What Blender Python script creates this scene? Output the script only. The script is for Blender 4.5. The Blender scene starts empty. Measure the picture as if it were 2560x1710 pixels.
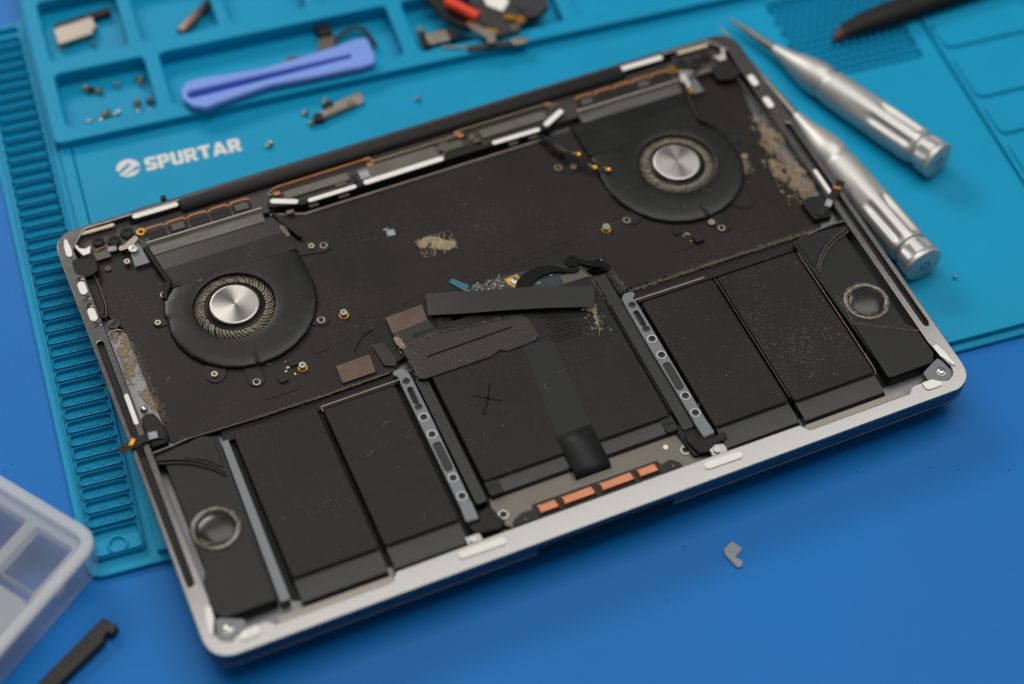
import bpy, bmesh, math, random
from mathutils import Vector, Matrix, noise
random.seed(7)
MM = 0.001
scene = bpy.context.scene
COL = scene.collection
# ------------------------------------------------------------------ camera
ZR = 19.0                                   # height of the laptop's bottom rim over the desk, mm
CX, CY, CZ = -33.135, -306.499, 587.085     # camera in laptop coordinates (mm, z from the rim)
R0 = Vector((0.91776731, -0.39664962, 0.01929347))
R1 = Vector((-0.30911717, -0.74404592, -0.59231937))
R2 = Vector((0.24929849, 0.53764742, -0.80547223))
cam = bpy.data.cameras.new('camera')
cam.sensor_width = 36.0
cam.lens = 4750 * 36.0 / 2560
cam.clip_start = 0.02
cam.clip_end = 20
camo = bpy.data.objects.new('camera', cam)
M = Matrix.Identity(4)
for i in range(3):
    M[i][0] = R0[i]; M[i][1] = -R1[i]; M[i][2] = -R2[i]
M[0][3] = CX * MM; M[1][3] = CY * MM; M[2][3] = (CZ + ZR) * MM
camo.matrix_world = M
COL.objects.link(camo)
scene.camera = camo
cam.dof.use_dof = True
cam.dof.focus_distance = (Vector((150, 85, -1)) - Vector((CX, CY, CZ))).dot(R2) * MM
cam.dof.aperture_fstop = 3.7
# ------------------------------------------------------------------ world and lamps
world = bpy.data.worlds.new('World'); scene.world = world
world.use_nodes = True
bg = world.node_tree.nodes['Background']
bg.inputs[0].default_value = (0.98, 0.985, 1.0, 1); bg.inputs[1].default_value = 0.17
def area(name, loc, target, sx, sy, power, color):
    l = bpy.data.lights.new(name, 'AREA'); l.shape = 'RECTANGLE'; l.size = sx; l.size_y = sy
    l.energy = power; l.color = color
    o = bpy.data.objects.new(name, l); COL.objects.link(o); o.location = loc
    d = Vector(target) - Vector(loc)
    o.rotation_euler = d.to_track_quat('-Z', 'Y').to_euler()
area('ceiling_panel', (0.55, 0.30, 1.55), (0.55, 0.30, 0), 1.75, 1.16, 18.0, (1.0, 0.985, 0.955))
area('ceiling_panel_far', (-0.45, 2.5, 1.7), (0.1, 0.1, 0), 1.5, 0.6, 36, (1.0, 0.96, 0.9))
scene.view_settings.view_transform = 'Standard'
scene.view_settings.look = 'None'
scene.view_settings.exposure = 0.0
scene.view_settings.gamma = 1.0

# ------------------------------------------------------------------ materials
def lin(c):
    c = c / 255.0
    return c / 12.92 if c <= 0.04045 else ((c + 0.055) / 1.055) ** 2.4
MATS = {}
def mat(name, rgb, rough=0.5, metal=0.0, var=0.12, scale=60, bump=0.0, bscale=400, spec=0.5, speck=0.0, rvar=0.1, stretch=None, rgb2=None, transl=0.0):
    if name in MATS: return MATS[name]
    m = bpy.data.materials.new(name); m.use_nodes = True
    nt = m.node_tree; N = nt.nodes; L = nt.links
    p = N['Principled BSDF']
    c = [lin(v) for v in rgb]
    c2 = [lin(v) for v in rgb2] if rgb2 else [v * (1 - var) for v in c]
    c1 = c if rgb2 else [min(1, v * (1 + var)) for v in c]
    tc = N.new('ShaderNodeTexCoord')
    mp = N.new('ShaderNodeMapping')
    if stretch: mp.inputs['Scale'].default_value = stretch
    L.new(tc.outputs['Object'], mp.inputs[0])
    n = N.new('ShaderNodeTexNoise'); n.inputs['Scale'].default_value = scale; n.inputs['Detail'].default_value = 6
    n.inputs['Roughness'].default_value = 0.62
    L.new(mp.outputs[0], n.inputs['Vector'])
    cr = N.new('ShaderNodeValToRGB')
    cr.color_ramp.elements[0].position = 0.33; cr.color_ramp.elements[0].color = (*c2, 1)
    cr.color_ramp.elements[1].position = 0.67; cr.color_ramp.elements[1].color = (*c1, 1)
    L.new(n.outputs['Fac'], cr.inputs[0])
    last = cr.outputs[0]
    if speck > 0:                        # fine settled dust grains
        v = N.new('ShaderNodeTexVoronoi'); v.inputs['Scale'].default_value = 900
        L.new(tc.outputs['Object'], v.inputs['Vector'])
        r = N.new('ShaderNodeValToRGB')
        r.color_ramp.elements[0].position = 0.10; r.color_ramp.elements[0].color = (1, 1, 1, 1)
        r.color_ramp.elements[1].position = 0.20; r.color_ramp.elements[1].color = (0, 0, 0, 1)
        L.new(v.outputs['Distance'], r.inputs[0])
        n2 = N.new('ShaderNodeTexNoise'); n2.inputs['Scale'].default_value = 35
        L.new(tc.outputs['Object'], n2.inputs['Vector'])
        mm = N.new('ShaderNodeMath'); mm.operation = 'MULTIPLY'; L.new(r.outputs[0], mm.inputs[0])
        m3 = N.new('ShaderNodeMapRange'); m3.inputs[1].default_value = 0.45; m3.inputs[2].default_value = 0.7; m3.inputs[4].default_value = speck
        L.new(n2.outputs['Fac'], m3.inputs[0]); L.new(m3.outputs[0], mm.inputs[1])
        mx = N.new('ShaderNodeMixRGB'); mx.inputs[2].default_value = (0.30, 0.27, 0.22, 1)
        L.new(mm.outputs[0], mx.inputs[0]); L.new(last, mx.inputs[1]); last = mx.outputs[0]
    L.new(last, p.inputs['Base Color'])
    p.inputs['Metallic'].default_value = metal
    p.inputs['Specular IOR Level'].default_value = spec
    rr = N.new('ShaderNodeMapRange')
    rr.inputs[3].default_value = max(0.03, rough - rvar); rr.inputs[4].default_value = min(1, rough + rvar)
    L.new(n.outputs['Fac'], rr.inputs[0]); L.new(rr.outputs[0], p.inputs['Roughness'])
    if bump > 0:
        b = N.new('ShaderNodeBump'); b.inputs['Strength'].default_value = bump; b.inputs['Distance'].default_value = 0.0002
        nb = N.new('ShaderNodeTexNoise'); nb.inputs['Scale'].default_value = bscale; nb.inputs['Detail'].default_value = 4
        L.new(mp.outputs[0], nb.inputs['Vector']); L.new(nb.outputs['Fac'], b.inputs['Height'])
        L.new(b.outputs[0], p.inputs['Normal'])
    MATS[name] = m
    return m
m_desk = mat('blue desk vinyl', (0, 109, 186), 0.45, var=0.07, scale=7, bump=0.3, bscale=700, spec=0.2)
m_mat = mat('teal silicone', (0, 144, 186), 0.5, var=0.05, scale=14, bump=0.25, bscale=1500, spec=0.2)
m_alu = mat('anodised aluminium', (143, 141, 139), 0.2, metal=1.0, var=0.03, scale=200, bump=0.04, bscale=4000, rvar=0.04)
m_alu_in = mat('milled aluminium inside', (118, 119, 121), 0.45, metal=1.0, var=0.07, scale=90, bump=0.2, bscale=2500)
m_alu_shade = mat('side aluminium with painted shade', (96, 100, 108), 0.3, metal=1.0, var=0.03, scale=200, rvar=0.03)  # same aluminium as the rim; dark desk reflection put into the base colour
m_bracket = mat('grey strip metal', (112, 114, 118), 0.5, metal=0.55, var=0.05, scale=120, bump=0.15, bscale=2500)
m_sink = mat('dusty dark sink plate', (96, 92, 88), 0.45, metal=0.7, var=0.2, scale=90, stretch=(1, 5, 1))
m_ledge = mat('shaded milled ledge', (136, 130, 122), 0.5, metal=0.8, var=0.06, scale=60)
m_vb = mat('dull grey block', (70, 70, 70), 0.6, var=0.3, scale=300)
m_ring = mat('ring metal', (176, 176, 178), 0.5, metal=0.6, var=0.04, scale=200)
m_beige = mat('beige steel plate', (102, 97, 89), 0.45, metal=0.6, var=0.06, scale=100)
m_board = mat('black board film', (24, 19, 15), 0.5, var=0.35, scale=22, bump=0.35, bscale=260, spec=0.25, speck=0.35)
m_batt = mat('black battery foil', (20, 17, 14), 0.48, var=0.45, scale=20, bump=0.6, bscale=180, spec=0.25, speck=0.35)
m_batt_d = mat('dusty battery foil', (22, 19, 15), 0.5, var=0.5, scale=20, bump=0.6, bscale=180, spec=0.25, speck=0.9)
m_flap = mat('battery flap tape', (19, 19, 19), 0.42, var=0.2, scale=60, bump=0.1, bscale=600, spec=0.45)
m_tape = mat('smooth black tape', (24, 25, 26), 0.55, var=0.15, scale=60, bump=0.1, bscale=300, spec=0.3)
m_inky = mat('inky black flex', (5, 5, 5), 0.6, var=0.1, spec=0.15)
m_plastic = mat('black plastic', (18, 18, 17), 0.42, var=0.2, scale=60, bump=0.2, bscale=900, spec=0.3, speck=0.2)
m_fan = mat('fan cover black', (17, 17, 17), 0.36, var=0.15, scale=60, bump=0.1, bscale=600, spec=0.35, speck=0.3)
m_dark = mat('recess black', (12, 12, 11), 0.6, var=0.2, scale=80, spec=0.3)
m_rubber = mat('black rubber', (18, 17, 15), 0.6, var=0.2, scale=90, spec=0.3)
m_brownblk = mat('brown black hinge', (52, 46, 42), 0.45, var=0.2, scale=60, spec=0.4, stretch=(0.3, 6, 6))
m_foam = mat('white foam', (236, 233, 226), 0.8, var=0.04, scale=300, bump=0.3, bscale=3000, spec=0.2)
m_screw = mat('screw steel', (196, 192, 184), 0.3, metal=1.0, var=0.06, scale=900)
m_screw_b = mat('brass tinted screw', (190, 176, 146), 0.34, metal=1.0, var=0.08, scale=900)
m_dscrew = mat('black screw', (38, 36, 34), 0.4, metal=0.5, var=0.2, scale=900)
m_gold = mat('gold contact', (224, 164, 54), 0.32, metal=1.0, var=0.1, scale=600)
m_copper = mat('copper block', (170, 112, 84), 0.34, metal=0.9, var=0.05, scale=200, bump=0.12, bscale=2500)
m_cushield = mat('brown copper shield', (92, 74, 64), 0.42, metal=0.6, var=0.12, scale=160, bump=0.15, bscale=1500)
m_orange = mat('orange film', (172, 110, 54), 0.5, var=0.2, scale=250)
m_dust = mat('grey brown dust', (150, 140, 120), 0.95, var=0.25, scale=700, spec=0.1)
m_dust_l = mat('pale dust', (212, 198, 170), 0.95, var=0.2, scale=900, spec=0.1)
m_bdust = mat('blade dust', (150, 142, 124), 0.95, var=0.3, scale=500, spec=0.05)
m_pale = mat('pale speck', (176, 170, 158), 0.8, var=0.2, scale=900, spec=0.2)
m_teal = mat('teal tape', (20, 96, 112), 0.5, var=0.1, scale=200)
m_white = mat('white print', (214, 214, 210), 0.6, var=0.05, scale=500, spec=0.3)
m_lab = mat('grey white label', (150, 158, 166), 0.6, var=0.4, scale=1500, spec=0.3)
m_silver = mat('satin silver', (196, 194, 190), 0.5, metal=0.8, var=0.03, scale=120, rvar=0.04)
m_steel = mat('satin steel', (150, 142, 132), 0.42, metal=1.0, var=0.06, scale=200)
m_purple = mat('periwinkle plastic', (118, 150, 226), 0.42, var=0.03, scale=50, spec=0.4)
m_purple_shade = mat('periwinkle plastic with painted shade', (46, 78, 180), 0.5, var=0.05, scale=50, spec=0.3)  # same plastic darkened; the groove's shade is put into this colour
m_spud = mat('black nylon', (40, 36, 32), 0.5, var=0.15, scale=120, bump=0.3, bscale=1200, spec=0.4)
m_grey = mat('grey plastic', (140, 146, 152), 0.6, var=0.04, scale=200, bump=0.2, bscale=2000)
m_red = mat('orange red sleeve', (232, 60, 12), 0.45, var=0.08, scale=120)
m_navy = mat('navy component', (20, 24, 44), 0.4, var=0.2, scale=200)
m_pcb = mat('dark circuit board', (46, 42, 44), 0.5, var=0.3, scale=260, bump=0.5, bscale=800, rgb2=(26, 26, 28))
m_gpcb = mat('green black circuit board', (26, 40, 44), 0.4, var=0.3, scale=400)
m_olive = mat('olive foil', (84, 80, 68), 0.5, metal=0.3, var=0.12, scale=150, speck=0.7)
m_fpcplate = mat('stiffener plate', (40, 35, 28), 0.5, var=0.12, scale=120, bump=0.3, bscale=1500, speck=1.0, spec=0.35)
m_darkred = mat('dark red grip', (70, 22, 26), 0.5, var=0.2, scale=120)
m_glue = mat('dried clear glue', (78, 70, 58), 0.12, var=0.3, scale=500, bump=1.0, bscale=900, spec=1.0, rvar=0.08)
m_dome = mat('speaker dome', (30, 30, 30), 0.26, var=0.1, scale=100, spec=0.5)
# spun metal disc: concentric turning marks give the crossed streaks
def spun(name, rgb):
    m = bpy.data.materials.new(name); m.use_nodes = True
    nt = m.node_tree; N = nt.nodes; L = nt.links; p = N['Principled BSDF']
    p.inputs['Base Color'].default_value = (*[lin(v) for v in rgb], 1)
    p.inputs['Metallic'].default_value = 1; p.inputs['Roughness'].default_value = 0.33
    p.inputs['Anisotropic'].default_value = 0.85
    t = N.new('ShaderNodeTangent'); t.direction_type = 'RADIAL'; t.axis = 'Z'
    L.new(t.outputs[0], p.inputs['Tangent'])
    tc = N.new('ShaderNodeTexCoord'); w = N.new('ShaderNodeTexNoise'); w.inputs['Scale'].default_value = 1500
    L.new(tc.outputs['Object'], w.inputs['Vector'])
    b = N.new('ShaderNodeBump'); b.inputs['Strength'].default_value = 0.04; b.inputs['Distance'].default_value = 0.0001
    L.new(w.outputs['Fac'], b.inputs['Height']); L.new(b.outputs[0], p.inputs['Normal'])
    return m
m_spun = spun('spun steel disc', (172, 167, 162))
def milky(name, lo=0.24, hi=0.34, base=(0.62, 0.68, 0.78)):
    m = bpy.data.materials.new(name); m.use_nodes = True
    nt = m.node_tree; N = nt.nodes; L = nt.links
    out = N['Material Output']; p = N['Principled BSDF']
    p.inputs['Base Color'].default_value = (*base, 1); p.inputs['Roughness'].default_value = 0.3
    tr = N.new('ShaderNodeBsdfTransparent'); tr.inputs[0].default_value = (0.93, 0.94, 0.96, 1)
    tl = N.new('ShaderNodeBsdfTranslucent'); tl.inputs[0].default_value = (0.92, 0.92, 0.92, 1)
    a = N.new('ShaderNodeMixShader'); a.inputs[0].default_value = 0.45
    L.new(p.outputs[0], a.inputs[1]); L.new(tl.outputs[0], a.inputs[2])
    mx = N.new('ShaderNodeMixShader'); L.new(tr.outputs[0], mx.inputs[1]); L.new(a.outputs[0], mx.inputs[2])
    n = N.new('ShaderNodeTexNoise'); n.inputs['Scale'].default_value = 40
    tc = N.new('ShaderNodeTexCoord'); L.new(tc.outputs['Object'], n.inputs['Vector'])
    mr = N.new('ShaderNodeMapRange'); mr.inputs[3].default_value = lo; mr.inputs[4].default_value = hi
    L.new(n.outputs['Fac'], mr.inputs[0]); L.new(mr.outputs[0], mx.inputs[0])
    L.new(mx.outputs[0], out.inputs['Surface'])
    return m
m_milky = milky('frosted polypropylene', .18, .26, (.93, .93, .93))
m_milky2 = milky('thick frosted polypropylene', .44, .58, (1, .98, .95))
m_clear = milky('thin clear polypropylene', .05, .10, (.92, .93, .95))

# ------------------------------------------------------------------ tags and object helpers
def tag(o, label=None, cat=None, group=None, kind=None):
    if label: o['label'] = label
    if cat: o['category'] = cat
    if group: o['group'] = group
    if kind: o['kind'] = kind
    return o
def thing(name, label, cat, loc=(0, 0, 0), rz=0.0, group=None):
    o = bpy.data.objects.new(name, None); COL.objects.link(o)
    o.empty_display_size = 0.005
    o.location = Vector(loc) * MM; o.rotation_euler = (0, 0, rz)
    return tag(o, label, cat, group)
def link(name, me, m, parent=None, smooth=None):
    o = bpy.data.objects.new(name, me); COL.objects.link(o)
    if m is not None:
        me.materials.clear(); me.materials.append(m)
    if parent is not None: o.parent = parent
    if smooth is not None and len(me.polygons):
        me.polygons.foreach_set('use_smooth', [True] * len(me.polygons))
        if smooth < 180:
            try: me.set_sharp_from_angle(angle=math.radians(smooth))
            except Exception: pass
    return o
def at(x, y, z):                     # a point read on the plane 1 mm under the rim, slid along its sight line to height z
    t = (CZ - z) / (CZ + 1.0)
    return (CX + (x - CX) * t, CY + (y - CY) * t)
def AL(pts, z): return [at(x, y, z) for x, y in pts]
# ---- outlines (mm)
def fillet(pts, r, n=5):
    out = []; N = len(pts)
    for i in range(N):
        p = Vector(pts[i][:2]); a = Vector(pts[i - 1][:2]); b = Vector(pts[(i + 1) % N][:2])
        rr = pts[i][2] if len(pts[i]) > 2 else r
        u = (a - p); v = (b - p)
        if rr <= 0 or u.length < 1e-6 or v.length < 1e-6: out.append((p.x, p.y)); continue
        ang = u.angle(v)
        d = min(rr / max(math.tan(ang / 2), 1e-3), u.length * 0.48, v.length * 0.48)
        q0 = p + u.normalized() * d; q1 = p + v.normalized() * d
        for k in range(n + 1):
            t = k / n
            q = q0 * (1 - t) ** 2 + p * 2 * t * (1 - t) + q1 * t * t
            out.append((q.x, q.y))
    return out
def rr(x0, y0, x1, y1, r=1.0, n=4): return fillet([(x0, y0), (x1, y0), (x1, y1), (x0, y1)], r, n)
def circ(x, y, r, n=24): return [(x + r * math.cos(2 * math.pi * i / n), y + r * math.sin(2 * math.pi * i / n)) for i in range(n)]
def cap(x0, y0, x1, y1, r, n=8, r2=None):
    r2 = r if r2 is None else r2
    a = math.atan2(y1 - y0, x1 - x0); o = []
    for k in range(n + 1):
        t = a + math.pi / 2 + math.pi * k / n; o.append((x0 + r * math.cos(t), y0 + r * math.sin(t)))
    for k in range(n + 1):
        t = a - math.pi / 2 + math.pi * k / n; o.append((x1 + r2 * math.cos(t), y1 + r2 * math.sin(t)))
    return o
def plate_mesh(name, outer, z0, z1, bevel=0.0, holes=(), bres=1):
    cu = bpy.data.curves.new(name, 'CURVE'); cu.dimensions = '2D'; cu.fill_mode = 'BOTH'
    for lp in [outer] + list(holes):
        s = cu.splines.new('POLY'); s.points.add(len(lp) - 1)
        for i, p in enumerate(lp): s.points[i].co = (p[0] * MM, p[1] * MM, 0, 1)
        s.use_cyclic_u = True
    h = (z1 - z0) / 2 * MM; b = min(bevel * MM, h * 0.98)
    cu.extrude = h - b; cu.bevel_depth = b; cu.bevel_resolution = bres
    if b > 0: cu.offset = -b
    co = bpy.data.objects.new(name, cu); COL.objects.link(co)
    me = bpy.data.meshes.new_from_object(co)
    bpy.data.objects.remove(co); bpy.data.curves.remove(cu)
    me.transform(Matrix.Translation((0, 0, (z0 + z1) / 2 * MM)))
    me.name = name
    return me
def plate(name, outer, z0, z1, m, parent=None, bevel=0.0, holes=(), bres=1, smooth=30):
    return link(name, plate_mesh(name, outer, z0, z1, bevel, holes, bres), m, parent, smooth if bevel > 0 else 25)
def fromdata(name, V, F, m, parent=None, smooth=None):
    me = bpy.data.meshes.new(name); me.from_pydata([(v[0] * MM, v[1] * MM, v[2] * MM) for v in V], [], F); me.validate()
    return link(name, me, m, parent, smooth)
class MB:
    def __init__(s): s.V = []; s.F = []
    def add(s, V, F):
        b = len(s.V); s.V += V; s.F += [tuple(i + b for i in f) for f in F]
    def prism(s, pts, z0, z1):
        n = len(pts); V = [(x, y, z0) for x, y in pts] + [(x, y, z1) for x, y in pts]
        F = [tuple(range(n - 1, -1, -1)), tuple(range(n, 2 * n))] + [(i, (i + 1) % n, n + (i + 1) % n, n + i) for i in range(n)]
        s.add(V, F)
    def box(s, x0, y0, z0, x1, y1, z1): s.prism([(x0, y0), (x1, y0), (x1, y1), (x0, y1)], z0, z1)
    def obox(s, cx, cy, w, h, a, z0, z1):
        c, q = math.cos(a), math.sin(a)
        s.prism([(cx + c * u - q * v, cy + q * u + c * v) for u, v in ((-w / 2, -h / 2), (w / 2, -h / 2), (w / 2, h / 2), (-w / 2, h / 2))], z0, z1)
    def rings(s, rings, cap0=True, cap1=True):
        n = len(rings[0]); b = len(s.V)
        for r in rings: s.V += list(r)
        for k in range(len(rings) - 1):
            for i in range(n):
                j = (i + 1) % n
                s.F.append((b + k * n + i, b + k * n + j, b + (k + 1) * n + j, b + (k + 1) * n + i))
        if cap0: s.F.append(tuple(b + i for i in range(n - 1, -1, -1)))
        if cap1: s.F.append(tuple(b + (len(rings) - 1) * n + i for i in range(n)))
    def lathe(s, x, y, prof, n=20):
        s.rings([[(x + r * math.cos(2 * math.pi * i / n), y + r * math.sin(2 * math.pi * i / n), z) for i in range(n)] for r, z in prof])
    def tube(s, path, r, n=6, r1=None):
        P = [Vector(p) for p in path]; R = []
        up = Vector((0, 0, 1))
        for k, p in enumerate(P):
            d = (P[min(k + 1, len(P) - 1)] - P[max(k - 1, 0)])
            d = d.normalized() if d.length > 1e-9 else Vector((1, 0, 0))
            a = d.cross(up)
            if a.length < 1e-3: a = d.cross(Vector((1, 0, 0)))
            a.normalize(); b = a.cross(d)
            q = r if r1 is None else r + (r1 - r) * k / (len(P) - 1)
            R.append([tuple(p + a * q * math.cos(2 * math.pi * i / n) + b * q * math.sin(2 * math.pi * i / n)) for i in range(n)])
        s.rings(R)
    def ribbon(s, path, w, t):          # path of (x,y,z[,w]); a flat band w wide, t thick
        P = [Vector(p[:3]) for p in path]; R = []
        for k, p in enumerate(P):
            d = (P[min(k + 1, len(P) - 1)] - P[max(k - 1, 0)]).normalized()
            a = Vector((-d.y, d.x, 0))
            if a.length < 1e-3: a = Vector((0, 1, 0))
            a.normalize(); nrm = d.cross(a); 
            if nrm.z < 0: nrm = -nrm
            ww = (path[k][3] if len(path[k]) > 3 else w) / 2
            R.append([tuple(p + a * ww - nrm * t / 2), tuple(p - a * ww - nrm * t / 2), tuple(p - a * ww + nrm * t / 2), tuple(p + a * ww + nrm * t / 2)])
        s.rings(R)
    def build(s, name, m, parent=None, smooth=None): return fromdata(name, s.V, s.F, m, parent, smooth)
def smooth_path(pts, n=8):
    P = [Vector(p) for p in pts]; out = []
    for i in range(len(P) - 1):
        p0 = P[max(i - 1, 0)]; p1 = P[i]; p2 = P[i + 1]; p3 = P[min(i + 2, len(P) - 1)]
        for k in range(n):
            t = k / n
            out.append(tuple(0.5 * ((2 * p1) + (-p0 + p2) * t + (2 * p0 - 5 * p1 + 4 * p2 - p3) * t * t + (-p0 + 3 * p1 - 3 * p2 + p3) * t ** 3)))
    out.append(tuple(P[-1])); return out
def mirror(pts): return [(304 - p[0],) + tuple(p[1:]) for p in reversed(pts)]

# ------------------------------------------------------------------ setting: the desk
me = bpy.data.meshes.new('desk'); me.from_pydata([(-1.6, -1.4, 0), (2.2, -1.4, 0), (2.2, 2.4, 0), (-1.6, 2.4, 0)], [], [(0, 1, 2, 3)])
tag(link('desk', me, m_desk), kind='structure')

# ------------------------------------------------------------------ laptop
lap = thing('laptop', 'open silver laptop lying upside down with its dusty black insides exposed', 'laptop', (0, 0, ZR))
FLOOR = -6.6; BT = -3.5; CELL = -1.2; SPK = -0.8; FAN = -1.2
# bottom rim: one milled frame with the cavity cut through it
left_in = [(7.3, 24), (6.6, 19, 1), (6.0, 14.5, 2), (4.9, 10.5, 2), (6.2, 7.0, 2), (9.4, 5.4, 2), (12.5, 6.4, 2), (15.0, 8.0, 2), (23.4, 8.3, 2), (26.0, 5.6, 1.2), (69.0, 5.6, 1.5), (71.5, 9.0, 1.5), (96, 9.2), (110, 9.4)]
right_in = mirror(left_in)
hole = fillet(left_in + right_in + [(297.0, 90), (297.2, 186, 2), (297.6, 194, 3), (291, 202.2, 2), (13, 202.2, 2), (6.4, 194, 3), (6.8, 186, 2), (7.0, 90)], 1.0, 4)
plate('case_frame', rr(0, 0, 304, 204, 11, 10), -1.6, 0.0, m_alu, lap, bevel=0.35, holes=[hole, cap(3.2, 32, 3.2, 145, 1.2, 6), cap(300.8, 32, 300.8, 145, 1.2, 6)], bres=2)
wall = MB()
def rrz(ins, z, n=10): return [(x, y, z) for x, y in rr(ins, ins, 304 - ins, 204 - ins, max(11 - ins, 2), n)]
wall.rings([rrz(0.02, -1.5), rrz(0.1, -4), rrz(0.5, -7.2), rrz(1.4, -7.5)], cap0=False, cap1=False)
wall.build('case_wall', m_alu_shade, lap, 60)
inner = MB()
hz = lambda z: [(x, y, z) for x, y in hole]
inner.rings([hz(-1.55), hz(FLOOR - 0.4)], cap0=False, cap1=False)
inner.build('cavity_wall', m_alu_in, lap, 40)
plate('case_floor', rr(1.4, 1.4, 302.6, 202.6, 9, 8), -7.4, FLOOR, m_alu_in, lap)
for x in (3.1, 300.9):
    plate('groove_floor', cap(x, 32, x, 145, 1.5, 6), -1.95, -1.7, m_dark, lap)
sc = MB(); sc.prism([(122, -0.25), (176, -0.25), (174, 2), (126, 2)], -7.1, -4.4)
sc.build('lid_scoop', m_dark, lap)
lid = MB(); lid.rings([rrz(1.0, -7.7), rrz(.35, -8.0), rrz(.4, -8.6), rrz(1.3, -9.9), rrz(3.4, -12.0), rrz(8.0, -14.4)], cap0=True, cap1=True)
lid.V = lid.V[:]; lid.F = [tuple(reversed(f)) for f in lid.F]; lid.build('lid', m_alu_shade, lap, 50)

for x0, x1 in ((26.4, 69.6), (234.4, 277.4)):
    plate('front_ledge', rr(x0, 5.2, x1, 8.9, 1.2, 3), -3.2, -1.3, m_ledge, lap, bevel=.25)
# corner pockets, screws
def screw(x, y, z, r, m, parent, h=0.8, slot='cross', name='screw', dark=m_dark):
    b = MB(); b.lathe(0, 0, [(r * 0.9, 0), (r, h * 0.3), (r, h * 0.75), (r * 0.86, h)], 20)
    o = b.build(name, m, parent, 40); o.location = (x * MM, y * MM, z * MM)
    s = MB()
    if slot == 'cross':
        a = random.random()
        s.obox(0, 0, r * 0.9, r * 0.22, a, h - 0.02, h + 0.03); s.obox(0, 0, r * 0.22, r * 0.9, a, h - 0.02, h + 0.025)
    elif slot == 'star':
        pts = []
        for k in range(12):
            q = r * (0.5 if k % 2 == 0 else 0.3); pts.append((q * math.cos(k * math.pi / 6), q * math.sin(k * math.pi / 6)))
        s.prism(pts, h - 0.02, h + 0.02)
    else: s.prism(circ(0, 0, r * 0.45, 8), h - 0.02, h + 0.02)
    s.build('socket', dark, o)
    return o
for x, y, mm_ in ((9.6, 10.6, 0), (294.6, 10.2, 1)):
    pts = [(5.3, 9), (7, 6), (12, 6), (16, 8.6), (16, 12.4), (7.4, 16.4), (6.4, 15)]
    if mm_: pts = mirror(pts)
    plate('corner_bracket', fillet(pts, 1.2, 3), -4, -0.9, m_bracket, lap, bevel=0.2)
    b = MB(); b.lathe(x, y, [(2.0, -0.9), (2.0, -0.65), (1.7, -0.6)], 24); b.build('screw_boss', m_alu, lap, 40)
    screw(x, y, -0.6, 1.45, m_screw, lap, 0.6)
# white foam pads on the frame
def foam(pts, z=0.02, t=0.45, m=m_foam): return plate('foam_pad', pts, z, z + t, m, lap, bevel=0.12)
def foamcap(x0, y0, x1, y1, r, z=0.0): return foam(cap(x0, y0, x1, y1, r, 5), z)
for f in (lambda p: p, mirror):
    foam(fillet(f([(5.0, 21.5), (6.9, 21), (6.5, 16), (4.4, 11), (3.2, 9.6), (3.2, 11.5), (3.9, 17)]), 0.7, 3))
    foam(fillet(f([(12.4, 5.6), (15.2, 7.7), (19.6, 7.9), (19.6, 4.5), (18, 3.9), (12.8, 3.9)]), 0.8, 3))
foamcap(95.2, 6.0, 110.4, 5.7, 1.5); foamcap(192.6, 5.9, 205.2, 5.7, 1.5)
for x0, sgn in ((4.3, 1), (299.0, -1)):
    foamcap(x0, 175.2, x0 + 0.0 * sgn, 171.4, 1.5); foamcap(x0, 161.2, x0, 157.4, 1.5)
    foamcap(5.4 if sgn > 0 else 298.7, 117.6, 5.3 if sgn > 0 else 298.7, 104.4, 0.85)
foam(fillet([(5.2, 199.6), (5.6, 194), (5.2, 190.6), (3.8, 190), (2.9, 191.5), (3.2, 196), (4.2, 199.6)], 0.7, 3))
# grey floor strips left and right of the board
for f in (lambda p: p, mirror):
    plate('side_channel', fillet(f([(7.2, 92), (15.5, 92), (15.5, 149), (7.2, 149)]), 1, 3), FLOOR, -3.9, m_alu_in, lap, bevel=0.15)

# ---- logic board
board = fillet([(14.6, 93.2), (20, 93.4, 1), (47, 91.6), (103, 92.2), (106, 96), (126, 103), (190, 110), (197, 106), (199, 94.5), (240, 92.8), (289, 92.8), (290.5, 150), (296, 186), (272, 186), (264, 180), (209, 180), (98, 180), (88, 183), (30, 184), (27, 188), (10, 188), (9.5, 160), (14, 150)], 1.2, 3)
plate('logic_board', board, -4.9, BT, m_board, lap, bevel=0.12)
# faint film seams on the board
def seam(pts, z, w=0.25, h=0.06, m=m_dark, name='film_seam'):
    b = MB(); P = AL(pts, z)
    b.ribbon([(x, y, z + h / 2) for x, y in P], w, h); return b.build(name, m, lap)
seam([(101.5, 115.8), (108, 118.5), (128, 122), (196, 124), (215, 125)], BT + 0.02, 0.35, 0.08, m_brownblk)
seam([(102, 112), (128, 118.4), (165, 119.4), (192, 121)], BT + 0.02, 0.3, 0.08)
plate('film_panel', AL(fillet([(104.5, 116.5), (129, 121), (198, 124), (215, 127), (215, 173), (101, 173), (99, 120)], 2, 3), BT), BT - 0.2, BT + 0.12, m_board, lap, bevel=0.05)

for x, y, w, h in ((112, 168, 9, 7), (128, 167, 6, 8), (160, 160, 14, 10), (180, 168, 8, 6), (112, 134, 12, 10), (150, 150, 10, 9), (175, 142, 16, 14), (196, 150, 7, 9), (120, 150, 5, 5), (230, 104, 9, 5), (262, 103, 12, 6), (60, 99, 14, 5), (80, 112, 6, 5)):
    a, c = at(x, y, BT); plate('film_bulge', rr(a - w / 2, c - h / 2, a + w / 2, c + h / 2, 1.2, 3), BT - .2, BT + .2, m_board, lap, bevel=.16, bres=2)
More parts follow.
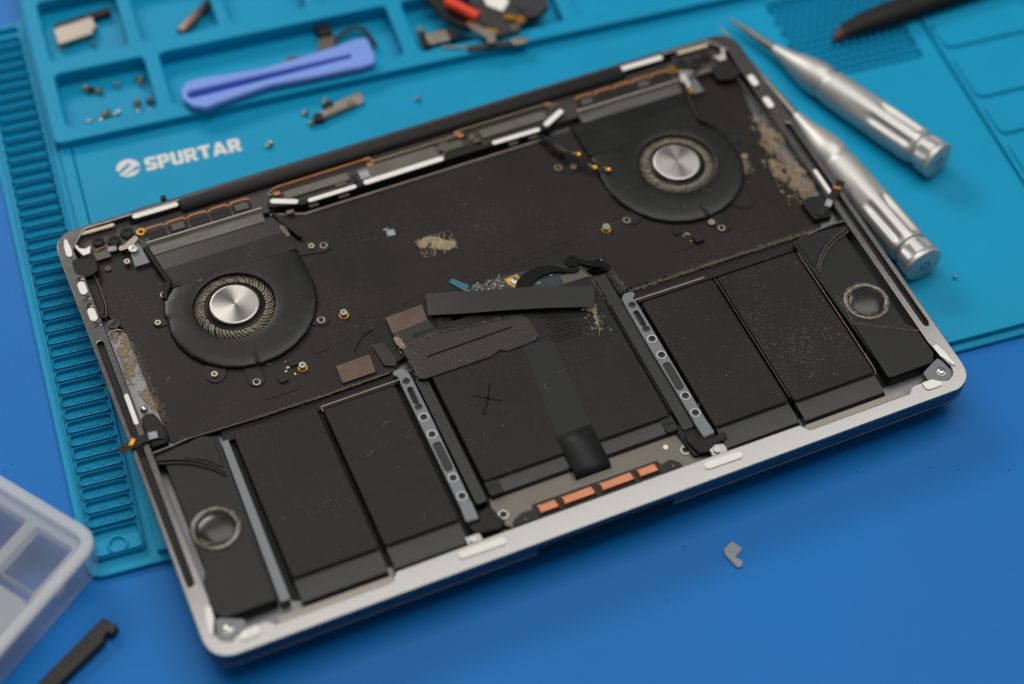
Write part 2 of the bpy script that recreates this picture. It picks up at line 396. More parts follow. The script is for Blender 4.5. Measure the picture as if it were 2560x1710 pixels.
# ---- fans
def polar(outline, cx, cy, n=144):
    O = [Vector(p) for p in outline]; out = []
    for i in range(n):
        a = 2 * math.pi * i / n; d = Vector((math.cos(a), math.sin(a))); best = 30
        for k in range(len(O)):
            p = O[k] - Vector((cx, cy)); q = O[(k + 1) % len(O)] - Vector((cx, cy)); e = q - p
            den = d.x * e.y - d.y * e.x
            if abs(den) < 1e-9: continue
            t = (p.x * e.y - p.y * e.x) / den; s = (p.x * d.y - p.y * d.x) / den
            if t > 0 and -1e-6 <= s <= 1 + 1e-6: best = t
        out.append(best)
    return out
HX, HY = at(56.4, 143.9, FAN)
volute = [(37.2, 166), (36.0, 162.5), (31.6, 157.0), (29.6, 150)]
for k in range(0, 15):
    a = math.radians(172 + k * 14.2); r = 26.4 + 6.4 * (k / 14) ** 0.8
    volute.append((HX + r * math.cos(a), HY + r * math.sin(a)))
volute += [(88.4, 158), (87.4, 166)]
volute = fillet(volute, 1.6, 3)
def make_fan(mir):
    X = (lambda x: 304 - x) if mir else (lambda x: x)
    sg = -1 if mir else 1
    cx = X(HX) + (0.9 if mir else 0); cy = HY + (0.4 if mir else 0)
    ol = [(X(x) + (0.9 if mir else 0), y) for x, y in volute]
    R_ = polar(ol, cx, cy)
    n = len(R_)
    def ring(dr, z, cr=None):
        o = []
        for i in range(n):
            a = 2 * math.pi * i / n; q = (R_[i] - dr) if cr is None else cr
            o.append((cx + q * math.cos(a), cy + q * math.sin(a), z))
        return o
    b = MB()
    b.rings([ring(0, -5.5), ring(0, FAN - 1.15), ring(.25, FAN - 0.85), ring(.9, FAN - 0.55), ring(2.2, FAN - 0.3), ring(4.4, FAN - 0.1), ring(0, FAN, 20.0), ring(0, FAN, 16.6), ring(0, FAN - 0.12, 16.1), ring(0, FAN - 0.5, 15.8), ring(0, -5.0, 15.8)], cap0=False, cap1=False)
    fan = b.build('fan', m_fan, lap, 60)
    def sub(mb, name, m, sm=None): return mb.build(name, m, fan, sm)
    dx0, dx1 = X(34.6) + (0.9 if mir else 0), X(88.2) + (0.9 if mir else 0)
    for nm, ya, yb, za, zb in (('duct_cover', cy + 17.3, cy + 27.5, FAN + .02, FAN - .15), ('duct_lip', cy + 27.5, cy + 37.0, FAN - .15, FAN - 1.25)):
        V = [(dx0, ya, za), (dx1, ya, za), (dx1, yb, zb), (dx0, yb, zb), (dx0, ya, -5), (dx1, ya, -5), (dx1, yb, -5), (dx0, yb, -5)]
        fromdata(nm, V, [(0, 1, 2, 3), (4, 7, 6, 5), (0, 4, 5, 1), (1, 5, 6, 2), (2, 6, 7, 3), (3, 7, 4, 0)], m_fan, fan)
    q = MB(); q.lathe(cx, cy, [(15.7, -5.6), (15.7, -5.0)], 48); sub(q, 'fan_floor', m_dark)
    q = MB(); q.lathe(cx, cy, [(12.6, -4.6), (12.6, -2.6), (12.2, -2.3), (10.6, -2.0), (10.2, -1.6), (10.0, -1.3)], 64); sub(q, 'impeller_ring', m_plastic, 40)
    me = None
    q = MB(); q.lathe(0, 0, [(9.8, -1.5), (9.75, -0.75), (9.3, -0.42), (8.9, -0.38), (0.55, -0.38), (0.45, -0.75)], 72)
    d = sub(q, 'hub_disc', m_spun, 40); d.location = (cx * MM, cy * MM, 0)
    q = MB()
    rnd = random.Random(3 + mir)
    nb = 53
    for k in range(nb):
        a0 = 2 * math.pi * k / nb + rnd.uniform(-.02, .02); th = 0.30; zt = -1.9 + rnd.uniform(-.25, .15)
        prev = None; V = []; F = []
        for j in range(6):
            t = j / 5; r = 12.0 + 3.9 * t; a = a0 + sg * 0.22 * t * t + sg * .04 * t
            w = (0.46 - 0.38 * t) * rnd.uniform(.8, 1.2)
            px, py = cx + r * math.cos(a), cy + r * math.sin(a)
            tx, ty = -math.sin(a), math.cos(a)
            zz = zt - 0.5 * t - .25 * t * t + rnd.uniform(-.08, .08)
            V += [(px - tx * w, py - ty * w, -5), (px + tx * w, py + ty * w, -5), (px + tx * w, py + ty * w, zz), (px - tx * w, py - ty * w, zz)]
        for j in range(5):
            for e in range(4): F.append((j * 4 + e, j * 4 + (e + 1) % 4, j * 4 + 4 + (e + 1) % 4, j * 4 + 4 + e))
        F += [(3, 2, 1, 0), (20, 21, 22, 23)]
        q.add(V, F)
    for k in range(800):                # dust fuzz caught on the blades
        a = rnd.uniform(0, 6.283); r = 12.2 + abs(rnd.gauss(0, .8))
        if r > 14.0: continue
        px, py, pz = cx + r * math.cos(a), cy + r * math.sin(a), -2.0 - 0.18 * (r - 12.3) + rnd.uniform(-.3, .15)
        l = rnd.uniform(.3, 1.1); b_ = a + rnd.uniform(-1, 1)
        q.tube([(px, py, pz), (px + l * .5 * math.cos(b_), py + l * .5 * math.sin(b_), pz + rnd.uniform(0, .3)), (px + l * math.cos(b_ + .4), py + l * math.sin(b_ + .4), pz + rnd.uniform(-.2, .2))], 0.09, 3)
    tag(sub(q, 'blades', m_bdust), kind='stuff')
    q = MB(); x0, y0 = at(56.6, 120.4, FAN); x1, y1 = at(56.1, 115.4, FAN)
    x0, x1 = X(x0), X(x1); q.prism(cap(x0, y0, x1, y1, .55, 6, 1.0), FAN - .9, FAN + 0.03); sub(q, 'vent_slot', m_dark)
    return fan
make_fan(0); make_fan(1)
for f in (0, 1):
    X = (lambda x: 303.9 - x) if f else (lambda x: x)
    b = MB(); b.tube(smooth_path([(*at(X(x), y, z), z) for x, y, z in ((33.0, 184, -1.6), (34.2, 176, -1.3), (35.6, 168, -1.1), (36.2, 163.6, -1.1), (33.6, 159.6, -1.6), (32.4, 156.5, -2.2))], 5), 1.25, 8); b.build('fan_cable', m_rubber, lap, 60)
    plate('cable_glint_sleeve', AL(cap(X(36.2), 164.6, X(39.6), 161.8, .8, 5), FAN + .2), FAN - .5, FAN + .25, m_plastic, lap, bevel=.3)
# mounting tabs and the screws round the fans
def tabp(pts, r): return plate('fan_tab', AL(cap(*pts[0], *pts[1], r, 8), BT), BT - .2, BT + .45, m_plastic, lap, bevel=0.15)
for f in (0, 1):
    X = (lambda x: 303.4 - x) if f else (lambda x: x)
    tabp([(X(39.3), 115), (X(42), 122)], 4.0); tabp([(X(52.7), 106.6), (X(53), 114)], 3.2)
    tabp([(X(85.2), 124), (X(80), 127)], 3.1); tabp([(X(98), 158.6), (X(86), 161)], 3.4); tabp([(X(26.8), 147), (X(32), 147)], 2.6)
def bscrew(x, y, r, m=m_screw_b, z=BT + .45, h=.7, slot='star', name='screw'):
    a, b = at(x, y, z); return screw(a, b, z, r, m, lap, h, slot, name)
for x, y, r in ((38.9, 115.1, 1.45), (93.8, 159.9, 1.45), (26.4, 146.6, 1.4), (247, 109.9, 1.45), (207.8, 158.4, 1.4), (275.9, 136.6, 1.4)): bscrew(x, y, r)
def cscrew(x, y, m=m_dscrew):        # dark screw head in a bright ring
    a, b = at(x, y, BT + .45); q = MB()
    V = []
    q.rings([[(a + rad * math.cos(2 * math.pi * i / 20), b + rad * math.sin(2 * math.pi * i / 20), zz) for i in range(20)] for rad, zz in ((1.55, BT + .3), (1.5, BT + .62), (1.05, BT + .62), (1.0, BT + .3))], False, False)
    q.build('screw_ring', m_screw_b, lap, 40)
    screw(a, b + .25, BT + .3, 0.98, m_dscrew, lap, .55, 'dot')
for x, y in ((98.5, 158.6), (84.9, 124), (32.7, 159), (52.5, 105.8), (215.9, 124.3), (249.5, 106), (201.8, 160.6)): cscrew(x, y)
# hexagonal standoffs on gold pads
def standoff(x, y):
    a, b = at(x, y, BT + 1.4)
    q = MB(); q.lathe(a, b - .2, [(1.9, BT - .02), (1.9, BT + .14), (1.7, BT + .16)], 20); g = q.build('standoff', m_gold, lap, 40)
    q = MB(); q.lathe(a, b, [(1.1, BT), (1.1, BT + .9)], 12); q.build('neck', m_dscrew, g)
    q = MB(); q.lathe(a, b, [(1.65, BT + .8), (1.7, BT + .9), (1.7, BT + 1.5), (1.5, BT + 1.7)], 6); q.build('hex_head', m_screw, g)
    q = MB(); q.prism(circ(a, b, .5, 6), BT + 1.6, BT + 1.72); q.build('socket', m_dark, g)
for x, y in ((94.2, 124.2), (71, 106.6), (206.8, 124.4)): standoff(x, y)
# small chips beside the fans
def chip(x, y, w, h, a=0, t=.7, m=m_plastic, z=BT, name='chip', bev=.1):
    q0, q1 = at(x, y, z + t); c, s = math.cos(a), math.sin(a)
    pts = [(q0 + c * u - s * v, q1 + s * u + c * v) for u, v in ((-w / 2, -h / 2), (w / 2, -h / 2), (w / 2, h / 2), (-w / 2, h / 2))]
    return plate(name, pts, z - .1, z + t, m, lap, bevel=bev)
chip(68.4, 109.6, 3.6, 3.6, .05, .8); chip(62.2, 103.6, 3.4, 3.0, .1, 1.0); chip(232.2, 111.2, 3.2, 2.4, 0, .8); chip(238.6, 105, 3.6, 3.4, .1, 1.6)
for x, y, w, h in ((65.6, 107.7, 1.2, .9), (64.3, 106.3, .9, .9), (67.1, 103.8, .7, 1.1), (65.8, 110.6, .5, .5), (235, 108.8, .9, .8), (236, 108.2, .7, .6), (233.6, 108.3, .6, .6), (235.2, 104.8, .6, .6)):
    chip(x, y, w, h, 0, .35, m_screw_b, BT, 'chip', 0)
chip(125.6, 154.6, 3.2, 3.0, -.1, .06, m_lab, BT + .12, 'print_label', 0)
chip(124.4, 157.0, 2.0, .7, -.1, .06, m_lab, BT + .12, 'print_label', 0)
for x, y in ((113.5, 163), (106, 160), (113, 147), (87, 144), (130, 138), (104, 123.6), (90, 151), (140, 136), (150, 165), (170, 150)):
    q0, q1 = at(x, y, BT + .12); b = MB(); b.prism(circ(q0, q1, .9, 12), BT, BT + .16); b.build('dimple', m_rubber, lap)

# ---- battery cells
def cell(x0, y0, x1, y1, yf, m=m_batt, name='battery_cell', ztop=CELL, flapz=-2.2, step=True):
    # x/y given as read from the picture; top pillow plus the lower folded flap at the front
    (ax, ay), (bx, by) = at(x0, y0, ztop), at(x1, y1, ztop)
    o = plate(name, rr(ax, ay, bx, by, 1.6, 4), -6.4, ztop, m, lap, bevel=0.7, bres=3)
    (fx, fy), (gx, _) = at(x0 + .6, yf, -4.6), at(x1 - .4, yf, -4.6)
    n = 6; prof = [(ay + 2.2, flapz + .25), (ay - .25, flapz + .2), (ay - .3, flapz - .2), (fy + 3.2, flapz - .35), (fy + 1.2, flapz - .8), (fy + .3, flapz - 1.7), (fy, -5.2), (fy + .2, -6.3), (ay + 2.2, -6.3)]
    V = [(ax + .5, y, z) for y, z in prof] + [(bx - .5, y, z) for y, z in prof]; k = len(prof)
    F = [(i, (i + 1) % k, k + (i + 1) % k, k + i) for i in range(k)] + [tuple(range(k - 1, -1, -1)), tuple(range(k, 2 * k))]
    fromdata('front_fold', V, F, m_flap, o, 30)
    b = MB(); b.box(ax + 1.2, ay - .32, flapz + .16, bx - 1.2, ay - .02, flapz + .24); b.build('fold_crease', m_dark, o)
    return o
cell(36.6, 20.9, 69.6, 87.0, 8.7)
cell(71.2, 20.6, 100.3, 84.6, 8.6)
cell(203.2, 20.6, 234.6, 84.4, 8.7, m_batt)
cell(236.1, 19.6, 271.2, 84.2, 8.3, m_batt_d)
cen = cell(114.2, 32.0, 190.4, 104.5, 23.2)
# bright wire edge along the tops of the inner cells, side edges
def wire(pts, z, r, m, name='wire_edge', par=lap):
    b = MB(); b.tube([(x, y, z) for x, y in AL(pts, z)], r, 6); return b.build(name, m, par, 60)
wire([(71, 85.7), (101.5, 86.0), (103, 86.6)], -1.6, .35, m_steel); wire([(201, 86.2), (231.6, 85.9)], -1.6, .42, m_steel)
wire([(71, 85.4), (71.0, 83.5)], -1.6, .3, m_steel)
wire([(271.9, 83), (271.9, 40), (271.7, 21), (270.9, 18.6)], -1.9, .16, m_steel); wire([(235.3, 84), (235.5, 22)], -1.6, .12, m_bracket)
# black bays between board and batteries
for x0, x1 in ((33, 101.6), (202, 272)):
    (ax, ay), (bx, by) = at(x0, 85.5, -4.5), at(x1, 92.5, -4.5)
    plate('cell_bay_tape', rr(ax, ay - 1, bx, by, .8, 2), FLOOR, -4.4, m_rubber, lap)
# divider rib at the left of the outer left cell
b = MB(); b.prism(AL([(29.9, 13.8), (33.4, 13.8), (34.3, 85.2), (31.6, 85.2)], -1.6), FLOOR, -1.6); b.build('divider_rib', m_bracket, lap)
b = MB(); b.box(272.6, 17, FLOOR, 275.2, 86, -6.3); b.build('gap_strip', m_dark, lap)  # dark strip on the floor of the gap
# floor under batteries
plate('battery_tray', rr(34, 15, 276, 92, 2), FLOOR - .05, FLOOR + .12, m_dark, lap)

# ---- screw strips between the cells
def strip(mir):
    X = (lambda x: 303.9 - x) if mir else (lambda x: x)
    z = -0.9
    pts = [(102.2, 18.4), (106.7, 18.2), (107.3, 66), (107.2, 84.5), (107.0, 88, 2), (105.6, 90.8, 2), (102.0, 90.9, 1.5), (101.0, 89.3, .8), (102.6, 87.4, .8), (102.3, 84)]
    pts = [(X(p[0]), p[1], *p[2:]) for p in pts]
    P = [(*at(p[0], p[1], z), *p[2:]) for p in pts]
    hol = [AL(cap(X(104.7), 80.5, X(104.6), 74.5, 1.15, 6), z), AL(fillet([(X(103.1), 54.6), (X(106.3), 54.6), (X(106.3), 41), (X(103.1), 41)], 1.4, 3), z)]
    o = plate('screw_strip', fillet(P, .4, 3), -3.6, z, m_bracket, lap, bevel=.18, holes=hol)
    b = MB(); b.prism(AL(cap(X(104.7), 80.9, X(104.6), 74.1, 1.3, 6), z), -3.5, z - 1.0); b.build('slot_floor', m_dark, o)
    b = MB(); b.prism(AL([(X(103.0), 54.8), (X(106.4), 54.8), (X(106.4), 40.8), (X(103.0), 40.8)], z), -3.5, z - .45); b.build('pad_inset', m_flap, o)
    b = MB(); b.tube([(*at(X(105.5), 81, z), z - .3), (*at(X(105.4), 74.5, z), z - .3)], .14, 5); b.build('spring_wire', m_steel, o)
    for y in (84.6, 71.9, 66.7, 58.4, 37.8, 29.4):
        a, c = at(X(104.6), y, z)
        big = y in (84.6, 71.9)
        if not big:
            q = MB(); q.rings([[(a + rd * math.cos(2 * math.pi * i / 24), c + rd * math.sin(2 * math.pi * i / 24), zz) for i in range(24)] for rd, zz in ((2.0, z - .1), (1.95, z + .15), (1.5, z + .15), (1.45, z - .2))], False, False)
            q.build('screw_ring', m_ring, o, 40)
        screw(a, c, z - .25, 1.55 if big else 1.42, m_dscrew, o, .35, 'star', dark=m_rubber)
    b = MB(); b.prism(AL([(X(101.9), 19), (X(106.6), 18.7), (X(106.9), 26.2), (X(102.4), 26.6)], z + .25), -2, z + .25); b.build('strip_foot', m_bracket, o)
strip(0); strip(1)
# side channels of the centre cell (black cable troughs)
for X0, X1 in ((108.0, 112.6), (191.6, 196.4)):
    (ax, ay), (bx, by) = at(X0, 24, -2.2), at(X1, 84 if X0 < 150 else 103, -2.2)
    plate('cable_channel', rr(ax, ay, bx, by, .8, 2), -6.4, -2.2, m_flap, lap, bevel=.3)
b = MB(); b.prism(AL([(190.2, 12.5), (192.0, 12), (196.5, 12.4), (197.0, 22), (191, 27), (189.0, 24)], -3), -6.4, -3); b.build('cable_channel', m_rubber, lap)
# black foam blocks at the strip feet
plate('foam_block', AL(fillet([(107.2, 20.5), (112.5, 22), (113.8, 17), (115.2, 13.6), (112.2, 11.4), (103, 12.6), (101.8, 17.2), (107, 17.4)], 1.4, 4), -1.6), -6, -1.6, m_rubber, lap, bevel=.5, bres=2)
plate('foam_block', AL(fillet([(191.6, 24), (197.0, 18.2), (202.8, 17.6), (205.6, 18.4), (205.6, 14.6), (199.5, 14.0), (196.6, 11.8), (192.6, 12.8), (190.8, 19)], 1.4, 4), -1.6), -6, -1.6, m_rubber, lap, bevel=.5, bres=2)
# connector clips at the lower corners of the centre cell
for x0, x1 in ((114.2, 119.6), (185.6, 190.6)):
    (ax, ay), (bx, by) = at(x0, 25.2, -2.0), at(x1, 32.6, -2.0)
    o = plate('cable_clip', rr(ax, ay, bx, by, .9, 3), -6, -2.0, m_plastic, lap, bevel=.3)
    b = MB(); b.box(ax + .6, (ay + by) / 2 - .5, -2.02, bx - .6, (ay + by) / 2 + .4, -1.9); b.build('clip_gap', m_dark, o)
# X drawn on the centre cell, scuffs
def ink(pts, z, w, m=m_dark, name='ink_mark'):
    b = MB(); b.ribbon([(x, y, z + .03) for x, y in AL(pts, z)], w, .04); return b.build(name, m, cen)
ink([(125.5, 68.5), (130, 65.4), (134.5, 62.2)], CELL, .8, m_inky); ink([(133.4, 71.6), (130.2, 65.3), (125.6, 59.0)], CELL, .8, m_inky)
ink([(126.6, 70.2), (128.4, 71.6), (130.6, 70.8), (128.8, 69.4), (127.2, 69.8)], CELL, .25)
# the tape tab folded over the front edge of the centre cell
t = MB(); zc = CELL + .12
(x0, y0), (x1, _) = at(146.6, 38, zc), at(160.8, 38, zc)
prof = [(y0 + 2, zc), (y0 - 3, zc), (y0 - 6.5, zc - .02), (y0 - 8.5, -1.3), (y0 - 11.5, -1.55), (y0 - 14.2, -1.8), (y0 - 15.6, -2.4), (y0 - 16.4, -3.6), (y0 - 16.6, -5.2), (y0 - 16.2, -6.0)]
V = []; F = []
for y, z in prof: V += [(x0, y, z), (x1, y, z)]
for i in range(len(prof) - 1): F.append((2 * i + 2, 2 * i + 3, 2 * i + 1, 2 * i))
o = fromdata('tape_tab', V, F, m_tape, lap, 60); md = o.modifiers.new('thick', 'SOLIDIFY'); md.thickness = .00018; md.offset = 1
# smooth black band running up the centre cell from the tab
b = MB(); b.prism(AL([(147, 38), (160.6, 37), (163.5, 80), (152, 84)], CELL), CELL - .1, CELL + .07); b.build('tape_band', m_tape, cen)

# ---- trackpad end: beige plate, copper weights
o = plate('trackpad_bracket', AL(fillet([(112.5, 13.6), (116.4, 10.2), (119, 9.4), (184, 9.0), (187, 9.0), (196, 9.6), (196, 13), (190, 14.5), (188.6, 22.8), (185.2, 26.5), (113.4, 24.8), (112.3, 20)], .8, 3), -4.4), -6.5, -4.4, m_beige, lap, bevel=.15)
for x, y in ((115.4, 16.4), (188.4, 15.9)):
    a, c = at(x, y, -4.2); q = MB()
    q.rings([[(a + rd * math.cos(2 * math.pi * i / 24), c + rd * math.sin(2 * math.pi * i / 24), zz) for i in range(24)] for rd, zz in ((2.1, -4.3), (2.05, -4.05), (1.3, -4.05), (1.2, -4.6))], False, False)
    q.build('screw_ring', m_alu, o, 40); screw(a, c, -4.6, 1.2, m_dscrew, o, .3, 'dot')
a, c = at(182.2, 19.9, -4.3); q = MB(); q.prism(circ(a, c, 1.0, 16), -4.4, -4.2); q.build('white_dot', m_foam, o)
bar = plate('weight_bar', AL(fillet([(117.2, 10.2, 1), (184.8, 9.9, 1), (184.2, 12.0, 1), (181.6, 14.6, 2), (177.4, 13.8), (176.6, 16.0), (126.6, 16.4), (126.2, 14.4), (122, 14.8, 2), (117.4, 12.8, 1.5)], .4, 3), -3.2), -5.6, -3.2, m_plastic, lap, bevel=.25)
for x0, x1 in ((127.7, 135.9), (137.3, 150.5), (152.5, 166.2), (167.7, 176.0)):
    (ax, ay), (bx, by) = at(x0, 11.6, -1.9), at(x1, 15.5, -1.9)
    q = MB()
    def rg_(i, z): return [(x, y, z) for x, y in rr(ax + i, ay + i * .6, bx - i, by - i * .6, .5, 3)]
    q.rings([rg_(0, -3.6), rg_(0, -2.5), rg_(.25, -2.2), rg_(.8, -1.85)], False, True)
    q.build('copper_block', m_copper, bar, 30)
for x in (122.0, 181.3):
    a, c = at(x, 11.6, -3); screw(a, c, -3.2, .75, m_dscrew, bar, .15, 'dot', dark=m_bracket)
a, c = at(199.4, 11.6, -.6)
plate('corner_lug', AL(fillet([(196.6, 9.4), (203, 9.4), (203, 13.2), (199.5, 14), (196.6, 12.4)], 1.2, 3), -1.4), -5, -1.4, m_alu, lap, bevel=.2); screw(a, c, -1.3, 1.15, m_screw, lap, .7)
a, c = at(101.4, 11.0, -.8)
plate('corner_lug', AL(fillet([(98.6, 9.0), (104.8, 9.2), (104.6, 13), (99, 13)], 1.2, 3), -1.4), -5, -1.4, m_alu, lap, bevel=.2); screw(a, c, -1.3, 1.2, m_screw, lap, .7)

# ---- speakers
def speaker(mir):
    X = (lambda x: 303.9 - x) if mir else (lambda x: x)
    P = lambda pts, z: [(*at(X(p[0]), p[1], z), *p[2:]) for p in pts]
    base = plate('speaker', fillet(P([(7.0, 88.2), (26, 90.6), (31.4, 88), (30.6, 60), (29.3, 15.0), (10.2, 15.0), (7.0, 18.5), (7.0, 31), (9.8, 36), (9.8, 83.5), (7.0, 85)], SPK - .7), 1.2, 3), -5.9, SPK - .7, m_plastic, lap, bevel=.3)
    plate('speaker_box', fillet(P([(7.2, 29.6), (28.9, 43.6), (29.3, 15.2, 1.6), (9.6, 15.2, 1.4), (7.0, 19)], SPK), .6, 4), -5.8, SPK, m_plastic, base, bevel=.4, bres=2)
    plate('upper_cover', fillet(P([(7.2, 88.2), (26, 90.4), (29.8, 88.4), (29.2, 73.8), (24, 79.6), (18, 83.2), (8.0, 85.8)], SPK - .2), .8, 3), -5, SPK - .2, m_plastic, base, bevel=.3)
    for dy in (0, -1.7):
        b = MB(); b.tube([(*at(X(x), y + dy, SPK), SPK - .15) for x, y in ((7.6, 86.6), (14, 84.6), (19.6, 81.8), (25, 77.4), (29.0, 72.4))], .32, 6); b.build('gasket', m_olive if mir else m_brownblk, base, 60)
    cx, cy = at(X(18.4), 51.1, SPK)
    N = 72; rnd = random.Random(5 + mir); R = []
    for ra, zz in ((9.35, -.75), (9.1, -.2), (8.4, .12), (7.6, -.05), (7.0, -.55), (6.9, -.8)):
        R.append([(cx + (ra + rnd.uniform(-.13, .13)) * math.cos(2 * math.pi * i / N), cy + (ra + rnd.uniform(-.13, .13)) * math.sin(2 * math.pi * i / N), SPK + zz + rnd.uniform(-.12, .12)) for i in range(N)])
    b = MB(); b.rings(R, False, False); b.build('glue_ring', m_glue, base, 180)
    b = MB(); b.lathe(cx, cy, [(7.1, SPK - .7), (6.6, SPK - .45), (5.4, SPK + .05), (3.6, SPK + .38), (1.8, SPK + .5), (.3, SPK + .54)], 48); b.build('dome', m_dome, base, 180)
    b = MB()
    for k in range(34):
        a = rnd.uniform(0, 6.28); r = rnd.uniform(6.6, 9.2); l = rnd.uniform(.6, 2.4)
        p = [(cx + r * math.cos(a + l * j / 4 / r * 2), cy + (r + rnd.uniform(-.2, .2)) * math.sin(a + l * j / 4 / r * 2), SPK + .1 + rnd.uniform(0, .3)) for j in range(4)]
        b.tube(p, .05, 3)
    tag(b.build('hair_dust', m_dust_l, base), kind='stuff')
speaker(0); speaker(1)
# silver rods at the speaker heads and board edge ridges
wire([(7.0, 90.0), (14, 90.4), (20.8, 91.3)], -.8, .42, m_bracket); wire([(297, 90.2), (291, 90.6), (284.6, 90.2), (280, 89.4)], -.8, .42, m_bracket)
for P_ in ([(20.8, 91.2), (46.7, 90.2), (75, 90), (100.5, 90.4)], [(202.5, 91), (240, 90.9), (284, 90.2)]):
    wire(P_, BT + .1, .34, m_olive, 'board_edge_gasket')

# ---- rear: heat sink wall, foam strips, vents, hinge cover
z0w = -5.0
def wallp(pts, ztop, thick, m, name):
    b = MB(); q = [(*at(x, y, ztop),) for x, y in pts]
    b.ribbon([(x, y, (ztop + z0w) / 2) for x, y in q], thick, ztop - z0w); return b.build(name, m, lap)
midw = [(85.0, 187.0), (98.0, 183.2), (207, 183.4), (217, 189.5)]
b = MB(); top = AL(midw, -.8)
for (xa, ya), (xb, yb) in zip(top[:-1], top[1:]):
    b.prism([(xa, ya - 1.1), (xb, yb - 1.1), (xb, yb + 1.1), (xa, ya + 1.1)], z0w, -.8)
b.build('duct_wall', m_dark, lap)
b = MB(); low = AL([(84.0, 181.9), (97.4, 177.0), (204.4, 177.4)], BT + .1)
for (xa, ya), (xb, yb) in zip(low[:-1], low[1:]):
    b.prism([(xa, ya - .45), (xb, yb - .45), (xb, yb + .45), (xa, ya + .45)], BT - .5, BT + .25)
b.build('wall_foot', m_steel, lap)
for x0, y0, x1, y1, r in ((87.6, 188.2, 95.8, 184.6, 1.25), (101.6, 183.0, 120.6, 183.0, 1.0), (126.0, 183.3, 159.0, 183.6, 1.25), (183.0, 183.4, 202.6, 183.2, 1.05), (207.4, 184.8, 215.6, 189.0, 1.3)):
    a = at(x0, y0, -.5); c = at(x1, y1, -.5); plate('foam_strip', cap(*a, *c, r, 5), -.85, -.35, m_foam, lap, bevel=.12)
for x, w in ((102, 4), (115, 4.4), (190, 4), (199, 4), (92, 3)):
    a, c = at(x, 179.6, -2.6); b = MB(); b.box(a - w / 2, c - .6, -3.2, a + w / 2, c + 1.2, -2); b.build('wall_clip', m_beige, lap)
# metal spring plates and gold strips behind the wall
for x0, x1, y0, y1 in ((92.8, 120.6, 187.4, 191.4), (124.6, 159.2, 184.8, 191.2), (179.6, 209, 187.6, 192.2)):
    (ax, ay), (bx, by) = at(x0, y0, -1.6), at(x1, y1, -1.6)
    plate('spring_plate', rr(ax, ay, bx, by, .5, 2), -2.4, -1.6, m_beige, lap, bevel=.15)
for x0, x1 in ((124.4, 129.0),):
    chip(126.8, 187.6, 4.0, 4.0, 0, .3, m_lab, -1.6, 'connector_label', .05)
wire([(88, 193.4), (91, 194.6), (131, 195.0), (133, 193.0)], -1.4, .5, m_orange, 'flex_edge'); wire([(131, 192.6), (170, 193.0), (171, 195.1), (212, 195.2), (216, 193)], -1.5, .4, m_screw_b, 'flex_edge')
for x, y in ((130.8, 195.0), (170.8, 194.6), (171.5, 192.6), (90.4, 191.6), (212.2, 195), (131, 192)):
    chip(x, y, 2.6, 1.8, 0, .4, m_orange, -1.9, 'flex_pad', .05)
for x, y, w, h, m_ in ((165, 188.2, 11, 4.4, m_olive), (170.4, 185.6, 16, 2.2, m_plastic), (163, 191.6, 4, 2, m_olive), (175.5, 190, 3, 3, m_olive), (176.4, 186.4, 2.6, 3, m_beige), (160.6, 186.2, 2, 3.4, m_beige), (122.4, 187.2, 2, 3.6, m_plastic), (88.2, 192.6, 3.2, 2.4, m_beige), (213.6, 193.4, 2.6, 3, m_beige), (172.5, 192.2, 5, 2.0, m_dark), (95.5, 187.4, 3, 2, m_dark), (116, 186.2, 5, 1.4, m_olive)):
    chip(x, y, w, h, 0, .6, m_, -2.4, 'hinge_part', .1)
plate('rear_channel', AL(rr(30, 183.5, 274, 197.5, 1, 2), -2.6), -6.4, -2.6, m_brownblk, lap)
def vents(mir):
    X = (lambda x: 303.9 - x) if mir else (lambda x: x)
    (ax, ay), (bx, by) = at(34.2, 179.6, -2.0), at(81.5, 186.4, -2.0)
    if mir: ax, bx = X(bx), X(ax)
    o = plate('heat_sink_plate', rr(ax, ay, bx, by, .6, 2), -5, -2.0, m_sink, lap, bevel=.3)
    b = MB(); P = [(*at(X(34), 186.6, -1.2), -1.2), (*at(X(82), 186.5, -1.2), -1.2)]; b.tube(P, .45, 6); b.build('sink_lip', m_steel, o, 60)
    for k in range(5):
        x0 = 35.6 + k * 8.9
        (ax, ay), (bx, by) = at(x0, 188.0, -1.6), at(x0 + 7.4, 192.0, -1.6)
        if mir: ax, bx = X(bx), X(ax)
        if k in (1, 4):
            q = plate('vent_block', rr(ax + 1, ay + .6, bx - 1, by, .5, 2), -4, -1.5, m_vb, lap, bevel=.2)
        q = MB(); q.box(ax, ay, -4.0, bx, by, -2.1); q.build('vent_opening', m_dark, o)
        q = MB(); q.ribbon([(ax - .6, by + .6, -1.5), (ax + .6, by + 1.5, -1.4), (bx - .9, by + 1.5, -1.4), (bx + .2, by + .6, -1.5)], .8, .5)
        q.build('gold_edge', m_orange, o)
        q = MB(); q.box(bx + .3, ay - .6, -3, bx + .9, by, -1.7); q.build('vent_rib', m_brownblk, o)
    x, y = at(X(33.6), 193.2, -1.4); q = MB()
    q.rings([[(x + rd * math.cos(2 * math.pi * i / 20), y + rd * math.sin(2 * math.pi * i / 20), zz) for i in range(20)] for rd, zz in ((1.8, -1.8), (1.75, -1.35), (1.0, -1.35), (.95, -1.8))], False, False)
    q.build('gold_eyelet', m_gold, o, 40)
vents(0); vents(1)
